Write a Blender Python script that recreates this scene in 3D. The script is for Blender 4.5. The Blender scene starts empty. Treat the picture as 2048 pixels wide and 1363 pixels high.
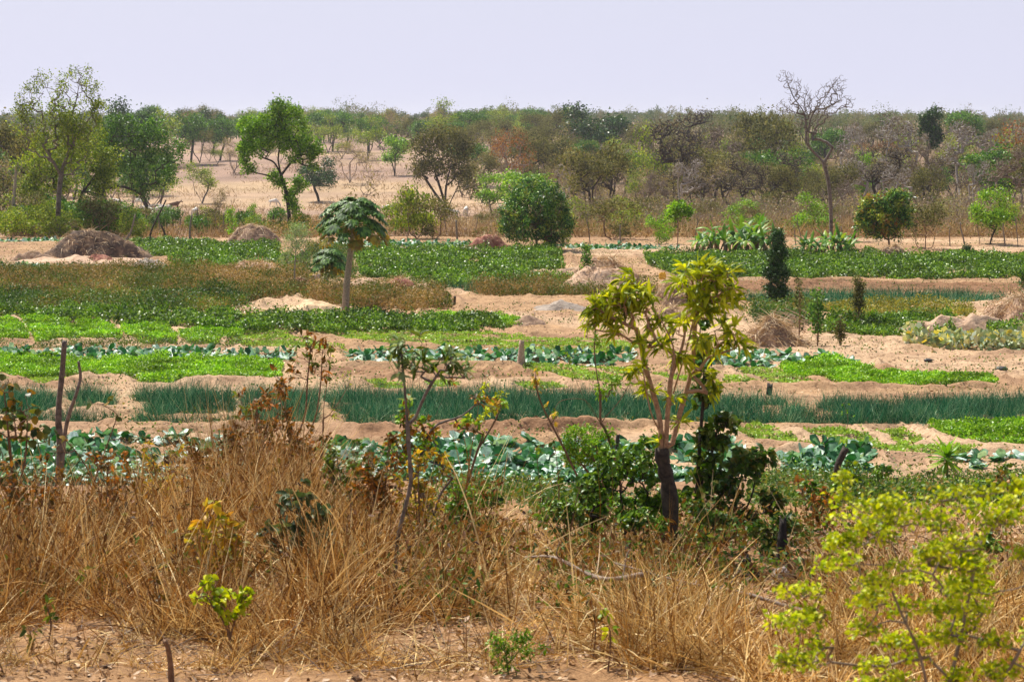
import bpy, math, random
import numpy as np
from math import radians as R
rs = np.random.RandomState(7)
random.seed(7)
sc = bpy.context.scene
col = sc.collection
F = 4000.0            # focal length in photo pixels
CAMZ = 7.5
HOR = 240.0           # photo row of the true horizon
PITCH = math.atan((681.5-HOR)/F)
# ---------------- camera ----------------
cd = bpy.data.cameras.new('camera'); cam = bpy.data.objects.new('camera', cd); col.objects.link(cam)
cd.sensor_width = 36.0; cd.lens = F/2048*36.0
cd.clip_start = 0.1; cd.clip_end = 20000
cam.location = (0, 0, CAMZ); cam.rotation_euler = (math.pi/2-PITCH, 0, 0)
cd.dof.use_dof = True; cd.dof.focus_distance = 62; cd.dof.aperture_fstop = 8.5
sc.camera = cam
# ---------------- world and sun ----------------
SUN_EL, SUN_AZ = 58.0, -38.0      # azimuth from +Y (view direction), negative = to the left
w = bpy.data.worlds.new('World'); sc.world = w; w.use_nodes = True
nt = w.node_tree; nt.nodes.clear()
sky = nt.nodes.new('ShaderNodeTexSky'); sky.sky_type = 'NISHITA'; sky.sun_disc = False
sky.sun_elevation = R(SUN_EL); sky.sun_rotation = R(SUN_AZ)
sky.air_density = 1.0; sky.dust_density = 4.0; sky.ozone_density = 2.5; sky.altitude = 300
hs = nt.nodes.new('ShaderNodeHueSaturation'); hs.inputs['Saturation'].default_value = 0.8
dust = nt.nodes.new('ShaderNodeMixRGB'); dust.blend_type = 'MIX'; dust.inputs[0].default_value = 0.62
dust.inputs[2].default_value = (5.75, 5.8, 7.2, 1)     # dusty white air, in the sky texture's own units
bg = nt.nodes.new('ShaderNodeBackground'); bg.inputs['Strength'].default_value = 0.10
wo = nt.nodes.new('ShaderNodeOutputWorld')
nt.links.new(sky.outputs[0], hs.inputs['Color']); nt.links.new(hs.outputs[0], dust.inputs[1])
# the dusty veil is thick at the horizon and thin overhead
tcw = nt.nodes.new('ShaderNodeTexCoord'); sx_ = nt.nodes.new('ShaderNodeSeparateXYZ'); rw = nt.nodes.new('ShaderNodeMapRange')
rw.inputs[1].default_value = 0.0; rw.inputs[2].default_value = 0.3; rw.inputs[3].default_value = 0.92; rw.inputs[4].default_value = 0.04; rw.interpolation_type = 'SMOOTHSTEP'
nt.links.new(tcw.outputs['Generated'], sx_.inputs[0]); nt.links.new(sx_.outputs['Z'], rw.inputs[0]); nt.links.new(rw.outputs[0], dust.inputs[0])
nt.links.new(dust.outputs[0], bg.inputs[0]); nt.links.new(bg.outputs[0], wo.inputs[0])
sl = bpy.data.lights.new('sun', 'SUN'); sl.energy = 5.0; sl.angle = R(0.5); sl.color = (1.0, 0.94, 0.83)
so = bpy.data.objects.new('sun', sl); col.objects.link(so)
so.rotation_euler = (R(90-SUN_EL), 0, R(-SUN_AZ)+math.pi)
from mathutils import Vector
_sd = Vector((math.sin(R(SUN_AZ))*math.cos(R(SUN_EL)), math.cos(R(SUN_AZ))*math.cos(R(SUN_EL)), math.sin(R(SUN_EL))))
so.rotation_euler = _sd.to_track_quat('Z', 'Y').to_euler()
sc.view_settings.view_transform = 'Standard'; sc.view_settings.look = 'None'
sc.view_settings.exposure = 0.45; sc.view_settings.gamma = 1.0
try: sc.cycles.max_bounces = 6; sc.cycles.transparent_max_bounces = 4; sc.cycles.volume_bounces = 0
except Exception: pass

# ---------------- small numeric helpers ----------------
def nrm(v): return v/np.maximum(np.linalg.norm(v, axis=-1, keepdims=True), 1e-9)
def rnds(n, a=0., b=1.): return rs.uniform(a, b, n)
def rdir(n, up=0.0):
    v = rs.normal(size=(n, 3)); v[:, 2] += up; return nrm(v)
def vnoise(x, y, seed=0):
    x = np.asarray(x, float); y = np.asarray(y, float)
    xi = np.floor(x).astype(np.int64); yi = np.floor(y).astype(np.int64)
    fx = x-xi; fy = y-yi; fx = fx*fx*(3-2*fx); fy = fy*fy*(3-2*fy)
    def h(a, b):
        k = (a*374761393+b*668265263+seed*1274126177) & 0xffffffff
        k = ((k ^ (k >> 13))*1274126177) & 0xffffffff
        return ((k ^ (k >> 16)) & 0xffff)/65535.0
    return (h(xi, yi)*(1-fx)+h(xi+1, yi)*fx)*(1-fy)+(h(xi, yi+1)*(1-fx)+h(xi+1, yi+1)*fx)*fy
def fbm(x, y, seed=0, o=4):
    s = 0; a = .5; t = 0
    for i in range(o):
        s = s+a*vnoise(x*2**i, y*2**i, seed+i*17); t += a; a *= .55
    return s/t
def sstep(a, b, x):
    t = np.clip((x-a)/(b-a), 0, 1); return t*t*(3-2*t)

# ---------------- terrain height ----------------
PD = np.array([-60, 0, 5, 8, 13, 15, 18, 24, 33, 42, 128, 150, 200, 230, 260, 300, 350, 420, 500, 700, 1000, 2000, 9000.])
PZ = np.array([5.9, 5.8, 5.3, 4.6, 3.8, 3.7, 3.55, 2.8, 1.25, 0, 0, -.6, -2.8, -3.8, -4.6, -5, -3.6, -.6, 1, 3, 5, 7, 7.])
def Hbase(x, y):
    z = np.interp(y, PD, PZ)
    return z
def ray(px, py):
    v = np.array([px-1024., F, -(py-681.5)])
    c, s = math.cos(PITCH), math.sin(PITCH)
    return np.array([v[0], v[1]*c+v[2]*s, -v[1]*s+v[2]*c])/F
def at(px, py):
    """point of the ground seen at a place of the photo -> (x, y)"""
    r = ray(px, py); r = r/r[1]
    ds = np.concatenate([np.arange(3, 140, .05), np.arange(140, 1500, 1.)])
    z = CAMZ+r[2]*ds; b = z < Hbase(0, ds)
    i = np.argmax(b) if b.any() else len(ds)-1
    return r[0]*ds[i], ds[i]
def atd(px, py, d):
    r = ray(px, py); r = r/r[1]
    return np.array([r[0]*d, d, CAMZ+r[2]*d])
def ppm(d): return F/d
def world_poly(pp): return np.array([at(x, y) for x, y in pp])
def inpoly(P, x, y):
    c = np.zeros(x.shape, bool); n = len(P); j = n-1
    for i in range(n):
        xi, yi = P[i]; xj, yj = P[j]
        k = ((yi > y) != (yj > y))
        with np.errstate(all='ignore'):
            c ^= k & (x < (xj-xi)*(y-yi)/((yj-yi) if yj != yi else 1e-9)+xi)
        j = i
    return c
def dpoly(P, x, y):
    d = np.full(x.shape, 1e9); n = len(P)
    for i in range(n):
        a = P[i-1]; b = P[i]; ab = b-a; L = max(ab@ab, 1e-9)
        t = np.clip(((x-a[0])*ab[0]+(y-a[1])*ab[1])/L, 0, 1)
        d = np.minimum(d, np.hypot(x-a[0]-t*ab[0], y-a[1]-t*ab[1]))
    return d

# ---------------- beds: (kind, outline in photo pixels, label) ----------------
BEDS = [
 ('leafy', [(232,500),(300,490),(560,497),(560,520),(500,522),(240,514)], 'dense leafy green vegetable bed behind the small grey ash mound'),
 ('leafy', [(335,524),(560,524),(620,520),(620,545),(560,541),(480,545),(350,542)], 'low leafy green bed behind the flat straw heap on the left'),
 ('leafy', [(705,508),(850,509),(1125,511),(1130,540),(1060,545),(1060,558),(900,560),(720,553)], 'wide leafy green bed in the middle, in front of the round mango tree'),
 ('weedgreen', [(600,500),(705,503),(720,556),(640,556),(620,530)], 'thin green growth round the papaya trunks'),
 ('sparse', [(560,520),(1150,556),(1180,575),(900,580),(640,560)], 'sparse green growth along the front of the wide middle bed'),
 ('sparse', [(1380,600),(1480,604),(1500,625),(1380,632)], 'sparse weeds behind the foreground tree crown'),
 ('sparse', [(-260,683),(480,692),(560,700),(-260,701)], 'thin grass on the path behind the left cabbage row'),
 ('leafy', [(860,562),(1170,560),(1180,574),(1020,580),(880,575)], 'thin green bed just left of the sandy straw heap'),
 ('leafy', [(1290,517),(1700,516),(2280,523),(2280,545),(1900,546),(1560,556),(1380,558),(1300,535)], 'long leafy green bed in front of the banana plants'),
 ('leafy', [(1560,545),(1850,548),(2280,556),(1900,560),(1600,561)], 'low green strip behind the tilled brown soil on the right'),
 ('weedy', [(-260,546),(240,550),(620,556),(640,585),(560,600),(480,608),(-260,606)], 'brownish weedy strip across the left of the garden'),
 ('weedgreen', [(-260,598),(480,602),(520,612),(450,630),(330,634),(-260,632)], 'dark green weedy strip at the foot of the brown weeds'),
 ('weedy', [(610,588),(760,592),(900,600),(905,622),(820,627),(700,620),(600,604)], 'dry brown weeds round the trunk of the tall papaya'),
 ('weedy', [(930,580),(1150,578),(1330,590),(1330,600),(1150,596),(960,597)], 'brown weeds beside the dirt path at the middle of the garden'),
 ('leafy', [(-260,629),(330,632),(480,638),(480,662),(250,655),(60,640),(-260,636)], 'dark green bed above the bright lettuce plots on the left'),
 ('leafy', [(470,640),(760,642),(1000,645),(1015,668),(760,670),(480,668)], 'dark green bean bed in front of the sand mound and papaya'),
 ('lettuce', [(850,634),(980,636),(1060,646),(1075,655),(1010,656),(900,640)], 'small bright patch at the right end of the bean bed'),
 ('lettuce', [(-260,646),(30,648),(58,668),(55,680),(-260,681)], 'bright green plot at the left edge of the garden'),
 ('lettuce', [(35,636),(110,642),(160,660),(158,680),(70,682),(55,660)], 'bright green plot second from the left edge'),
 ('lettuce', [(150,650),(200,652),(245,670),(243,682),(172,680),(150,665)], 'bright green plot third from the left edge'),
 ('lettuce', [(240,655),(330,656),(358,676),(352,688),(285,687),(245,670)], 'bright green plot at the middle of the left lettuce row'),
 ('lettuce', [(355,666),(400,666),(440,680),(438,691),(380,689),(360,680)], 'small bright green plot near the right end of the left lettuce row'),
 ('lettuce', [(390,648),(470,655),(490,668),(480,680),(440,678),(400,664)], 'bright green plot touching the bean bed'),
 ('seedling', [(480,668),(560,668),(600,680),(690,690),(700,700),(560,695),(450,690)], 'pale seedling plot right of the bright lettuce'),
 ('seedling', [(640,668),(800,668),(980,688),(960,698),(760,686),(660,680)], 'pale seedling plot behind the middle cabbages'),
 ('seedling', [(820,672),(1000,676),(1150,690),(1240,700),(1180,706),(1000,700)], 'pale seedling plot behind the pale stump'),
 ('seedling', [(1060,682),(1240,686),(1330,700),(1240,703)], 'thin seedling plot behind the foreground sapling'),
 ('lettuce', [(-260,716),(100,720),(205,733),(208,754),(60,756),(-260,752)], 'long bright green bed in front of the left cabbage row'),
 ('lettuce', [(205,728),(330,722),(480,726),(566,736),(560,758),(400,761),(214,753)], 'broad lime green bed in front of the left cabbages'),
 ('lettuce', [(265,756),(330,748),(362,760),(350,771),(280,770)], 'small dark green patch between the lime bed and the onions'),
 ('seedling', [(45,757),(120,756),(142,765),(70,770)], 'pale seedling patch above the onions at far left'),
 ('lettuce', [(1560,738),(1640,727),(1720,735),(1760,748),(1900,752),(1985,757),(1995,768),(1880,772),(1700,771),(1650,757),(1570,748)], 'curved bright green bed on the bare path at right'),
 ('seedling', [(1470,742),(1555,744),(1640,760),(1665,769),(1560,765),(1490,752)], 'seedlings beside the curved green bed'),
 ('seedling', [(1440,757),(1530,760),(1560,769),(1450,768)], 'pale seedlings left of the black stump'),
 ('seedling', [(1030,737),(1130,740),(1250,752),(1240,765),(1130,757),(1050,745)], 'bright seedlings in front of the pale stump'),
 ('seedling', [(1130,738),(1250,740),(1400,752),(1380,762),(1260,752)], 'bright seedlings behind the foreground sapling stems'),
 ('seedling', [(720,765),(790,764),(820,778),(760,782)], 'small seedling patch behind the onions, left one of three'),
 ('seedling', [(845,767),(900,766),(930,777),(860,780)], 'small seedling patch behind the onions, middle one of three'),
 ('seedling', [(1025,769),(1110,768),(1140,780),(1050,784)], 'small seedling patch behind the onions, right one of three'),
 ('onion', [(1480,594),(1700,592),(2015,596),(2010,608),(1850,612),(1680,618),(1500,610)], 'far teal onion bed beside the dark columnar tree'),
 ('onion', [(880,578),(1160,583),(1200,592),(960,590)], 'faint bluish onion strip in front of the sandy heap'),
 ('onion', [(-260,795),(40,792),(110,800),(120,822),(60,832),(-260,832)], 'onion plot at the left edge of the garden'),
 ('onion', [(128,795),(230,795),(245,815),(150,818)], 'small onion plot behind the broken dead stick'),
 ('onion', [(255,800),(345,796),(470,800),(475,850),(300,845),(180,845),(60,845),(60,834),(300,832)], 'onion plot left of the brown leafed shrub'),
 ('onion', [(480,800),(640,796),(640,850),(480,852)], 'onion plot behind the brown leafed shrub'),
 ('onion', [(640,800),(900,797),(1250,804),(1250,850),(1000,852),(700,848)], 'thick onion bed across the middle of the garden'),
 ('onion', [(1255,808),(1600,812),(2280,812),(2280,851),(1700,853),(1400,850),(1255,850)], 'long thick onion bed across the right of the garden'),
 ('seedling', [(1455,862),(1520,860),(1600,878),(1590,888),(1510,884)], 'pale seedling plot in front of the right onion bed, first from the left'),
 ('seedling', [(1600,863),(1690,863),(1770,882),(1700,890),(1630,878)], 'pale seedling plot in front of the right onion bed, second from the left'),
 ('seedling', [(1745,864),(1810,864),(1860,880),(1800,886)], 'pale seedling plot in front of the right onion bed, third from the left'),
 ('seedling', [(1580,890),(1800,893),(1960,900),(1900,910),(1650,900)], 'pale thin seedlings behind the right cabbages'),
 ('lettuce', [(1850,858),(1990,856),(2280,862),(2280,898),(2010,893),(1900,880)], 'bright leafy plot at the right edge of the garden'),
 ('weedgreen', [(1480,628),(1640,625),(1660,652),(1560,657),(1500,650)], 'green weeds behind the straw heap at right'),
 ('leafy', [(1650,642),(1900,645),(1930,660),(1920,674),(1760,674),(1640,668)], 'dark green bed right of the straw heap'),
 ('leafy', [(1950,656),(2280,656),(2280,677),(1970,674)], 'short dark green bed at the right edge'),
 ('weedyellow', [(1560,612),(1750,617),(1960,622),(1960,638),(1700,642),(1640,628)], 'yellowing weeds in front of the far onion bed'),
 ('squash', [(1800,682),(1930,684),(2280,684),(2280,704),(1960,706),(1810,694)], 'wilted squash plants with yellow leaves at the right edge'),
 ('sparse', [(880,978),(1010,972),(1120,985),(1230,1005),(1240,1040),(1100,1050),(900,1040)], 'scattered green weeds on the brown slope below the cabbages'),
 ('sparse', [(1500,960),(1800,965),(2280,960),(2280,1010),(1700,1020),(1480,1030)], 'scattered green weeds on the slope at right below the cabbages'),
]
CABB = [  # cabbage beds
 ([(-260,884),(150,880),(300,884),(440,882),(470,905),(460,965),(300,968),(-260,970)], 'nearest left cabbage bed behind the dry grass'),
 ([(640,892),(760,887),(900,888),(1240,890),(1250,940),(1200,966),(900,966),(700,960),(640,940)], 'nearest middle cabbage bed'),
 ([(1250,895),(1480,898),(1500,945),(1300,962),(1250,950)], 'nearest cabbages behind the foreground tree'),
 ([(1570,912),(1640,903),(1740,905),(1740,950),(1640,962),(1560,950)], 'nearest right cabbages beside the leaning charred post'),
 ([(1900,915),(1990,912),(2280,918),(2280,950),(1900,940)], 'cabbages at the right edge'),
 ([(-260,702),(200,704),(400,702),(580,708),(590,728),(400,726),(200,728),(-260,716)], ''),
 ([(690,706),(950,705),(1100,708),(1260,708),(1260,733),(1100,735),(700,733)], ''),
 ([(1400,712),(1520,709),(1640,712),(1720,722),(1740,730),(1600,733),(1500,740),(1400,738)], ''),
 ([(-260,533),(100,532),(270,539),(265,547),(100,546),(-260,543)], ''),
 ([(640,486),(800,486),(945,488),(935,497),(760,498),(640,495)], ''),
 ([(1070,493),(1200,492),(1360,497),(1350,503),(1180,502)], ''),
 ([(-260,481),(130,481),(125,486),(-260,487)], ''),
 ([(270,481),(420,482),(420,489),(300,488)], ''),
]
TILL = [([(600,738),(900,737),(1040,742),(1120,760),(900,765),(600,758)], .8), ([(700,853),(1000,852),(1250,858),(1250,884),(1000,888),(700,880)], 1.),
        ([(1400,563),(1700,563),(2060,566),(2060,590),(1700,588),(1420,585)], 1.2), ([(1360,870),(1600,888),(1900,905),(1500,905)], .8),
        ([(140,690),(560,696),(430,704),(120,700)], .6), ([(1680,735),(1900,738),(1820,750),(1760,746)], .7), ([(150,860),(500,856),(520,880),(100,880)], .5)]
def swell(p, k):
    p = np.array(p, float); c = p.mean(0); f = {'lettuce': 1.16, 'leafy': 1.18, 'seedling': 1.45, 'onion': 1.15}.get(k, 1.05)
    p[:, 1] = c[1]+(p[:, 1]-c[1])*f; p[:, 0] = c[0]+(p[:, 0]-c[0])*(1.02 if k in ('lettuce', 'leafy', 'onion') else 1.0); return p
WB = [(k, world_poly(swell(p, k)), l) for k, p, l in BEDS]
WC = [(world_poly(p), l) for p, l in CABB]
WT = [(world_poly(p), s) for p, s in TILL]
def micro(x, y):
    """small relief on top of the profile"""
    x = np.asarray(x, float); y = np.asarray(y, float)
    shp = np.broadcast(x, y).shape; x = np.broadcast_to(x, shp).astype(float); y = np.broadcast_to(y, shp).astype(float)
    g = sstep(40, 44, y)*(1-sstep(122, 130, y))
    z = (fbm(x*.25, y*.25, 3, 3)-.5)*.22*sstep(8, 20, y)*(1-g)+(fbm(x*.15, y*.12, 5, 3)-.5)*.12*g
    z = z+(fbm(x*1.7, y*1.7, 9, 3)-.5)*.10*(1-g)
    far = sstep(200, 400, y); z = z+far*(fbm(x*.02, y*.02, 2, 3)-.5)*3.0
    # warped plot grid: low bunds between basins
    wx = x+1.6*(fbm(x*.18, y*.18, 21, 2)-.5)*2; wy = y+1.5*(fbm(x*.13+7, y*.13, 22, 2)-.5)*2
    a = np.abs(((wx+wy*.35)/3.1) % 1-.5)*3.1; b = np.abs((wy/1.9) % 1-.5)*1.9
    bund = np.maximum(np.exp(-(a/.16)**2), np.exp(-(b/.18)**2))
    z = z+g*(bund*.10+(fbm(x*4, y*4, 31, 3)-.5)*.10)
    dm = np.full(shp, 9.); ins = np.zeros(shp, bool)
    for P in [p for _, p, _ in WB]+[p for p, _ in WC]:
        mn = P.min(0)-1; mx = P.max(0)+1
        k = (x > mn[0]) & (x < mx[0]) & (y > mn[1]) & (y < mx[1])
        if not k.any(): continue
        dm[k] = np.minimum(dm[k], dpoly(P, x[k], y[k])); ins[k] |= inpoly(P, x[k], y[k])
    z = z+np.where(ins, -.02, .13*np.exp(-((dm-.28)/.17)**2))*g
    t = np.zeros(shp)
    for P, s in WT:
        mn = P.min(0); mx = P.max(0); k = (x > mn[0]) & (x < mx[0]) & (y > mn[1]) & (y < mx[1])
        if k.any(): t[k] = np.maximum(t[k], s*inpoly(P, x[k], y[k])*sstep(0, .3, dpoly(P, x[k], y[k])))
    z = z+t*((fbm(x*3.2, y*3.2, 41, 3)-.45)*.24+.04*np.sin(y*9+2*fbm(x*.4, y*.4, 42, 2)))*g
    return z, ins, t
def Hf(x, y): return Hbase(x, y)+micro(x, y)[0]
def H1(x, y): return float(Hf(np.array([x]), np.array([y]))[0])

# ---------------- mesh builder ----------------
class MB:
    def __init__(s): s.V = []; s.Q = []; s.T = []; s.rq = []; s.rt = []; s.n = 0
    def add(s, V, Q=None, T=None, rq=None, rt=None):
        V = np.asarray(V, float).reshape(-1, 3)
        if Q is not None and len(Q):
            Q = np.asarray(Q).reshape(-1, 4); s.Q.append(Q+s.n); s.rq.append(np.broadcast_to(.5 if rq is None else rq, (len(Q),)).astype(float))
        if T is not None and len(T):
            T = np.asarray(T).reshape(-1, 3); s.T.append(T+s.n); s.rt.append(np.broadcast_to(.5 if rt is None else rt, (len(T),)).astype(float))
        s.V.append(V); s.n += len(V)
    def build(s, name, mat, parent=None, smooth=False, origin=None):
        me = bpy.data.meshes.new(name)
        V = np.concatenate(s.V) if s.V else np.zeros((0, 3))
        if origin is not None: V = V-np.asarray(origin, float)
        Q = np.concatenate(s.Q) if s.Q else np.zeros((0, 4), int); T = np.concatenate(s.T) if s.T else np.zeros((0, 3), int)
        me.vertices.add(len(V)); me.vertices.foreach_set('co', V.astype(np.float32).ravel())
        me.loops.add(Q.size+T.size); me.loops.foreach_set('vertex_index', np.concatenate([Q.ravel(), T.ravel()]).astype(np.int32))
        me.polygons.add(len(Q)+len(T))
        ls = np.concatenate([np.arange(len(Q))*4, Q.size+np.arange(len(T))*3]).astype(np.int32)
        me.polygons.foreach_set('loop_start', ls)
        me.update(calc_edges=True)
        a = me.attributes.new('rnd', 'FLOAT', 'FACE')
        a.data.foreach_set('value', np.concatenate(s.rq+s.rt).astype(np.float32) if (s.rq or s.rt) else np.zeros(0, np.float32))
        if smooth: me.polygons.foreach_set('use_smooth', np.ones(len(me.polygons), bool))
        for m in (mat if isinstance(mat, (list, tuple)) else [mat]): me.materials.append(m)
        o = bpy.data.objects.new(name, me); col.objects.link(o)
        if parent is not None: o.parent = parent
        elif origin is not None: o.location = origin
        return o

def kites(mb, C, D, N, L, W, rnd=None):
    """flat pointed leaves: base C, direction D, normal N"""
    n = len(C); D = nrm(D); S = nrm(np.cross(D, N)); L = np.broadcast_to(L, (n,))[:, None]; W = np.broadcast_to(W, (n,))[:, None]
    V = np.stack([C, C+D*L*.45+S*W*.5, C+D*L, C+D*L*.45-S*W*.5], 1)
    mb.add(V.reshape(-1, 3), Q=np.arange(4*n).reshape(-1, 4), rq=rs.rand(n) if rnd is None else rnd)
def ribbon(mb, P, D, S, L, W, bend, k=3, prof=None, fold=0., rnd=None, wav=0.):
    """curved blades or leaves that bow towards the ground"""
    n = len(P)
    if n == 0: return
    L = np.broadcast_to(L, (n,))[:, None]; W = np.broadcast_to(W, (n,))[:, None]; bend = np.broadcast_to(bend, (n,))[:, None]
    if prof is None: prof = [1-.9*i/k for i in range(k+1)]
    p = P.copy(); D = nrm(D); S = nrm(S); rows = []
    g = np.array([0, 0, -1.])
    for i in range(k+1):
        N = np.cross(S, D); wv = rs.normal(0, wav, (n, 1))*L if wav else 0
        if fold:
            rows.append(np.stack([p-S*W*prof[i]/2+N*W*prof[i]*(fold)+N*wv, p, p+S*W*prof[i]/2+N*W*prof[i]*(fold)-N*wv], 1))
        else: rows.append(np.stack([p-S*W*prof[i]/2, p+S*W*prof[i]/2], 1))
        D2 = nrm(D+g*bend/k*1.0+(rs.normal(0, wav, (n, 3)) if wav else 0)); p = p+D2*L/k; D = D2
    A = np.stack(rows, 1); m = A.shape[2]; V = A.reshape(-1, 3)
    base = (np.arange(n)*(k+1)*m)[:, None, None, None]
    i = np.arange(k)[None, :, None, None]*m; j = np.arange(m-1)[None, None, :, None]
    q = base+i+j+np.array([0, 1, m+1, m])[None, None, None, :]
    r = rs.rand(n) if rnd is None else np.asarray(rnd)
    mb.add(V, Q=q.reshape(-1, 4), rq=np.repeat(r, k*(m-1)))
def frusta(mb, A, B, ra, rb, sides=5):
    n = len(A)
    if n == 0: return
    D = B-A; L = np.linalg.norm(D, axis=1, keepdims=True); D = D/np.maximum(L, 1e-6)
    up = np.where(np.abs(D[:, 2:3]) > .9, np.array([[1., 0, 0]]), np.array([[0, 0, 1.]]))
    X = nrm(np.cross(D, up)); Y = np.cross(D, X)
    A = A-D*ra[:, None]*.25; B = B+D*rb[:, None]*.25
    t = np.arange(sides)*2*math.pi/sides
    ct = np.cos(t)[None, :, None]; st = np.sin(t)[None, :, None]
    U = X[:, None]*ct+Y[:, None]*st
    V = np.concatenate([A[:, None]+U*ra[:, None, None], B[:, None]+U*rb[:, None, None]], 1).reshape(-1, 3)
    j = np.arange(sides); jn = (j+1) % sides
    q = (np.arange(n)*2*sides)[:, None, None]+np.stack([j, jn, sides+jn, sides+j], 1)[None]
    mb.add(V, Q=q.reshape(-1, 4), rq=np.repeat(rs.rand(n), sides))
def tube(mb, pts, rad, sides=8, rough=0., cap=True, jag=0.):
    pts = np.asarray(pts, float); n = len(pts); rad = np.broadcast_to(rad, (n,)).astype(float)
    T = np.gradient(pts, axis=0); T = nrm(T); ref = np.array([0, 1., 0.01]) if abs(T[0][1]) < .8 else np.array([1., 0, 0])
    X = nrm(np.cross(T, ref)); Y = np.cross(T, X); t = np.arange(sides)*2*math.pi/sides
    rr = rad[:, None]*(1+rough*rs.normal(size=(n, sides)))
    V = pts[:, None]+(X[:, None]*np.cos(t)[None, :, None]+Y[:, None]*np.sin(t)[None, :, None])*rr[:, :, None]
    if jag: V[-1, :, 2] += rs.uniform(-jag, jag, sides)
    V = V.reshape(-1, 3); j = np.arange(sides); jn = (j+1) % sides
    q = (np.arange(n-1)*sides)[:, None, None]+np.stack([j, jn, sides+jn, sides+j], 1)[None]
    Tt = None
    if cap:
        V = np.concatenate([V, pts[-1:]-np.array([[0, 0, jag]])]); c = n*sides
        Tt = np.stack([(n-1)*sides+j, (n-1)*sides+jn, np.full(sides, c)], 1)
    mb.add(V, Q=q.reshape(-1, 4), T=Tt, rq=np.repeat(rs.rand(n-1), sides), rt=.9)
def spline(pts, m=6):
    pts = np.asarray(pts, float); n = len(pts); out = []
    P = np.vstack([2*pts[0]-pts[1], pts, 2*pts[-1]-pts[-2]])
    for i in range(n-1):
        a, b, c, d = P[i:i+4]
        for t in np.arange(m)/m:
            out.append(.5*((2*b)+(c-a)*t+(2*a-5*b+4*c-d)*t*t+(3*b-a-3*c+d)*t**3))
    out.append(pts[-1]); return np.array(out)

# ---------------- materials ----------------
def lin(c):
    c = np.array(c)/255.; return tuple(np.where(c < .04045, c/12.92, ((c+.055)/1.055)**2.4))+(1,)
def nodes(name):
    m = bpy.data.materials.new(name); m.use_nodes = True; t = m.node_tree; t.nodes.clear()
    o = t.nodes.new('ShaderNodeOutputMaterial'); p = t.nodes.new('ShaderNodeBsdfPrincipled')
    t.links.new(p.outputs[0], o.inputs[0]); return m, t, o, p
def ramp(t, cols, interp='LINEAR', pos=None):
    r = t.nodes.new('ShaderNodeValToRGB'); e = r.color_ramp.elements; r.color_ramp.interpolation = interp
    n = len(cols)
    while len(e) < n: e.new(.5)
    for i, c in enumerate(cols):
        e[i].position = (i/(n-1) if pos is None else pos[i]) if n > 1 else 0; e[i].color = c
    return r
def noise(t, scale, detail=4, rough=.6, coord='pos'):
    n = t.nodes.new('ShaderNodeTexNoise'); n.inputs['Scale'].default_value = scale; n.inputs['Detail'].default_value = detail; n.inputs['Roughness'].default_value = rough
    if coord == 'pos':
        g = t.nodes.new('ShaderNodeNewGeometry'); t.links.new(g.outputs['Position'], n.inputs['Vector'])
    else:
        g = t.nodes.new('ShaderNodeTexCoord'); t.links.new(g.outputs['Object'], n.inputs['Vector'])
    return n
def L_(*c): return tuple(c)+(1,)
def leafmat(name, cols, rough=.45, trans=.35, spec=.22, nscale=1.2, var=.35, tint=(1.25, 1.2, .55)):
    m, t, o, p = nodes(name)
    a = t.nodes.new('ShaderNodeAttribute'); a.attribute_name = 'rnd'
    r = ramp(t, cols); t.links.new(a.outputs['Fac'], r.inputs[0])
    n = noise(t, nscale, 2); mr = t.nodes.new('ShaderNodeMapRange')
    mr.inputs[1].default_value = .3; mr.inputs[2].default_value = .7; mr.inputs[3].default_value = 1-var; mr.inputs[4].default_value = 1+var
    t.links.new(n.outputs[0], mr.inputs[0])
    h = t.nodes.new('ShaderNodeHueSaturation'); t.links.new(r.outputs[0], h.inputs['Color']); t.links.new(mr.outputs[0], h.inputs['Value'])
    t.links.new(h.outputs[0], p.inputs['Base Color']); p.inputs['Roughness'].default_value = rough; p.inputs['Specular IOR Level'].default_value = spec
    if trans:
        tr = t.nodes.new('ShaderNodeBsdfTranslucent'); mx = t.nodes.new('ShaderNodeMixShader'); mx.inputs[0].default_value = trans
        mu = t.nodes.new('ShaderNodeMixRGB'); mu.blend_type = 'MULTIPLY'; mu.inputs[0].default_value = 1; mu.inputs[2].default_value = L_(*tint)
        t.links.new(h.outputs[0], mu.inputs[1]); t.links.new(mu.outputs[0], tr.inputs[0])
        t.links.new(p.outputs[0], mx.inputs[1]); t.links.new(tr.outputs[0], mx.inputs[2]); t.links.new(mx.outputs[0], o.inputs[0])
    return m
def barkmat(name, c1, c2, scale=14, rough=.9):
    m, t, o, p = nodes(name); n = noise(t, scale, 5, .7, 'obj'); r = ramp(t, [c1, c2], pos=[.35, .65])
    t.links.new(n.outputs[0], r.inputs[0]); t.links.new(r.outputs[0], p.inputs['Base Color']); p.inputs['Roughness'].default_value = rough
    b = t.nodes.new('ShaderNodeBump'); b.inputs['Strength'].default_value = .6; b.inputs['Distance'].default_value = .02
    t.links.new(n.outputs[0], b.inputs['Height']); t.links.new(b.outputs[0], p.inputs['Normal']); return m
def plain(name, c, rough=.6):
    m, t, o, p = nodes(name); n = noise(t, 9, 3, .6, 'obj'); r = ramp(t, [tuple(x*.75 for x in c[:3])+(1,), c]); t.links.new(n.outputs[0], r.inputs[0])
    t.links.new(r.outputs[0], p.inputs['Base Color']); p.inputs['Roughness'].default_value = rough; return m
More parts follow.
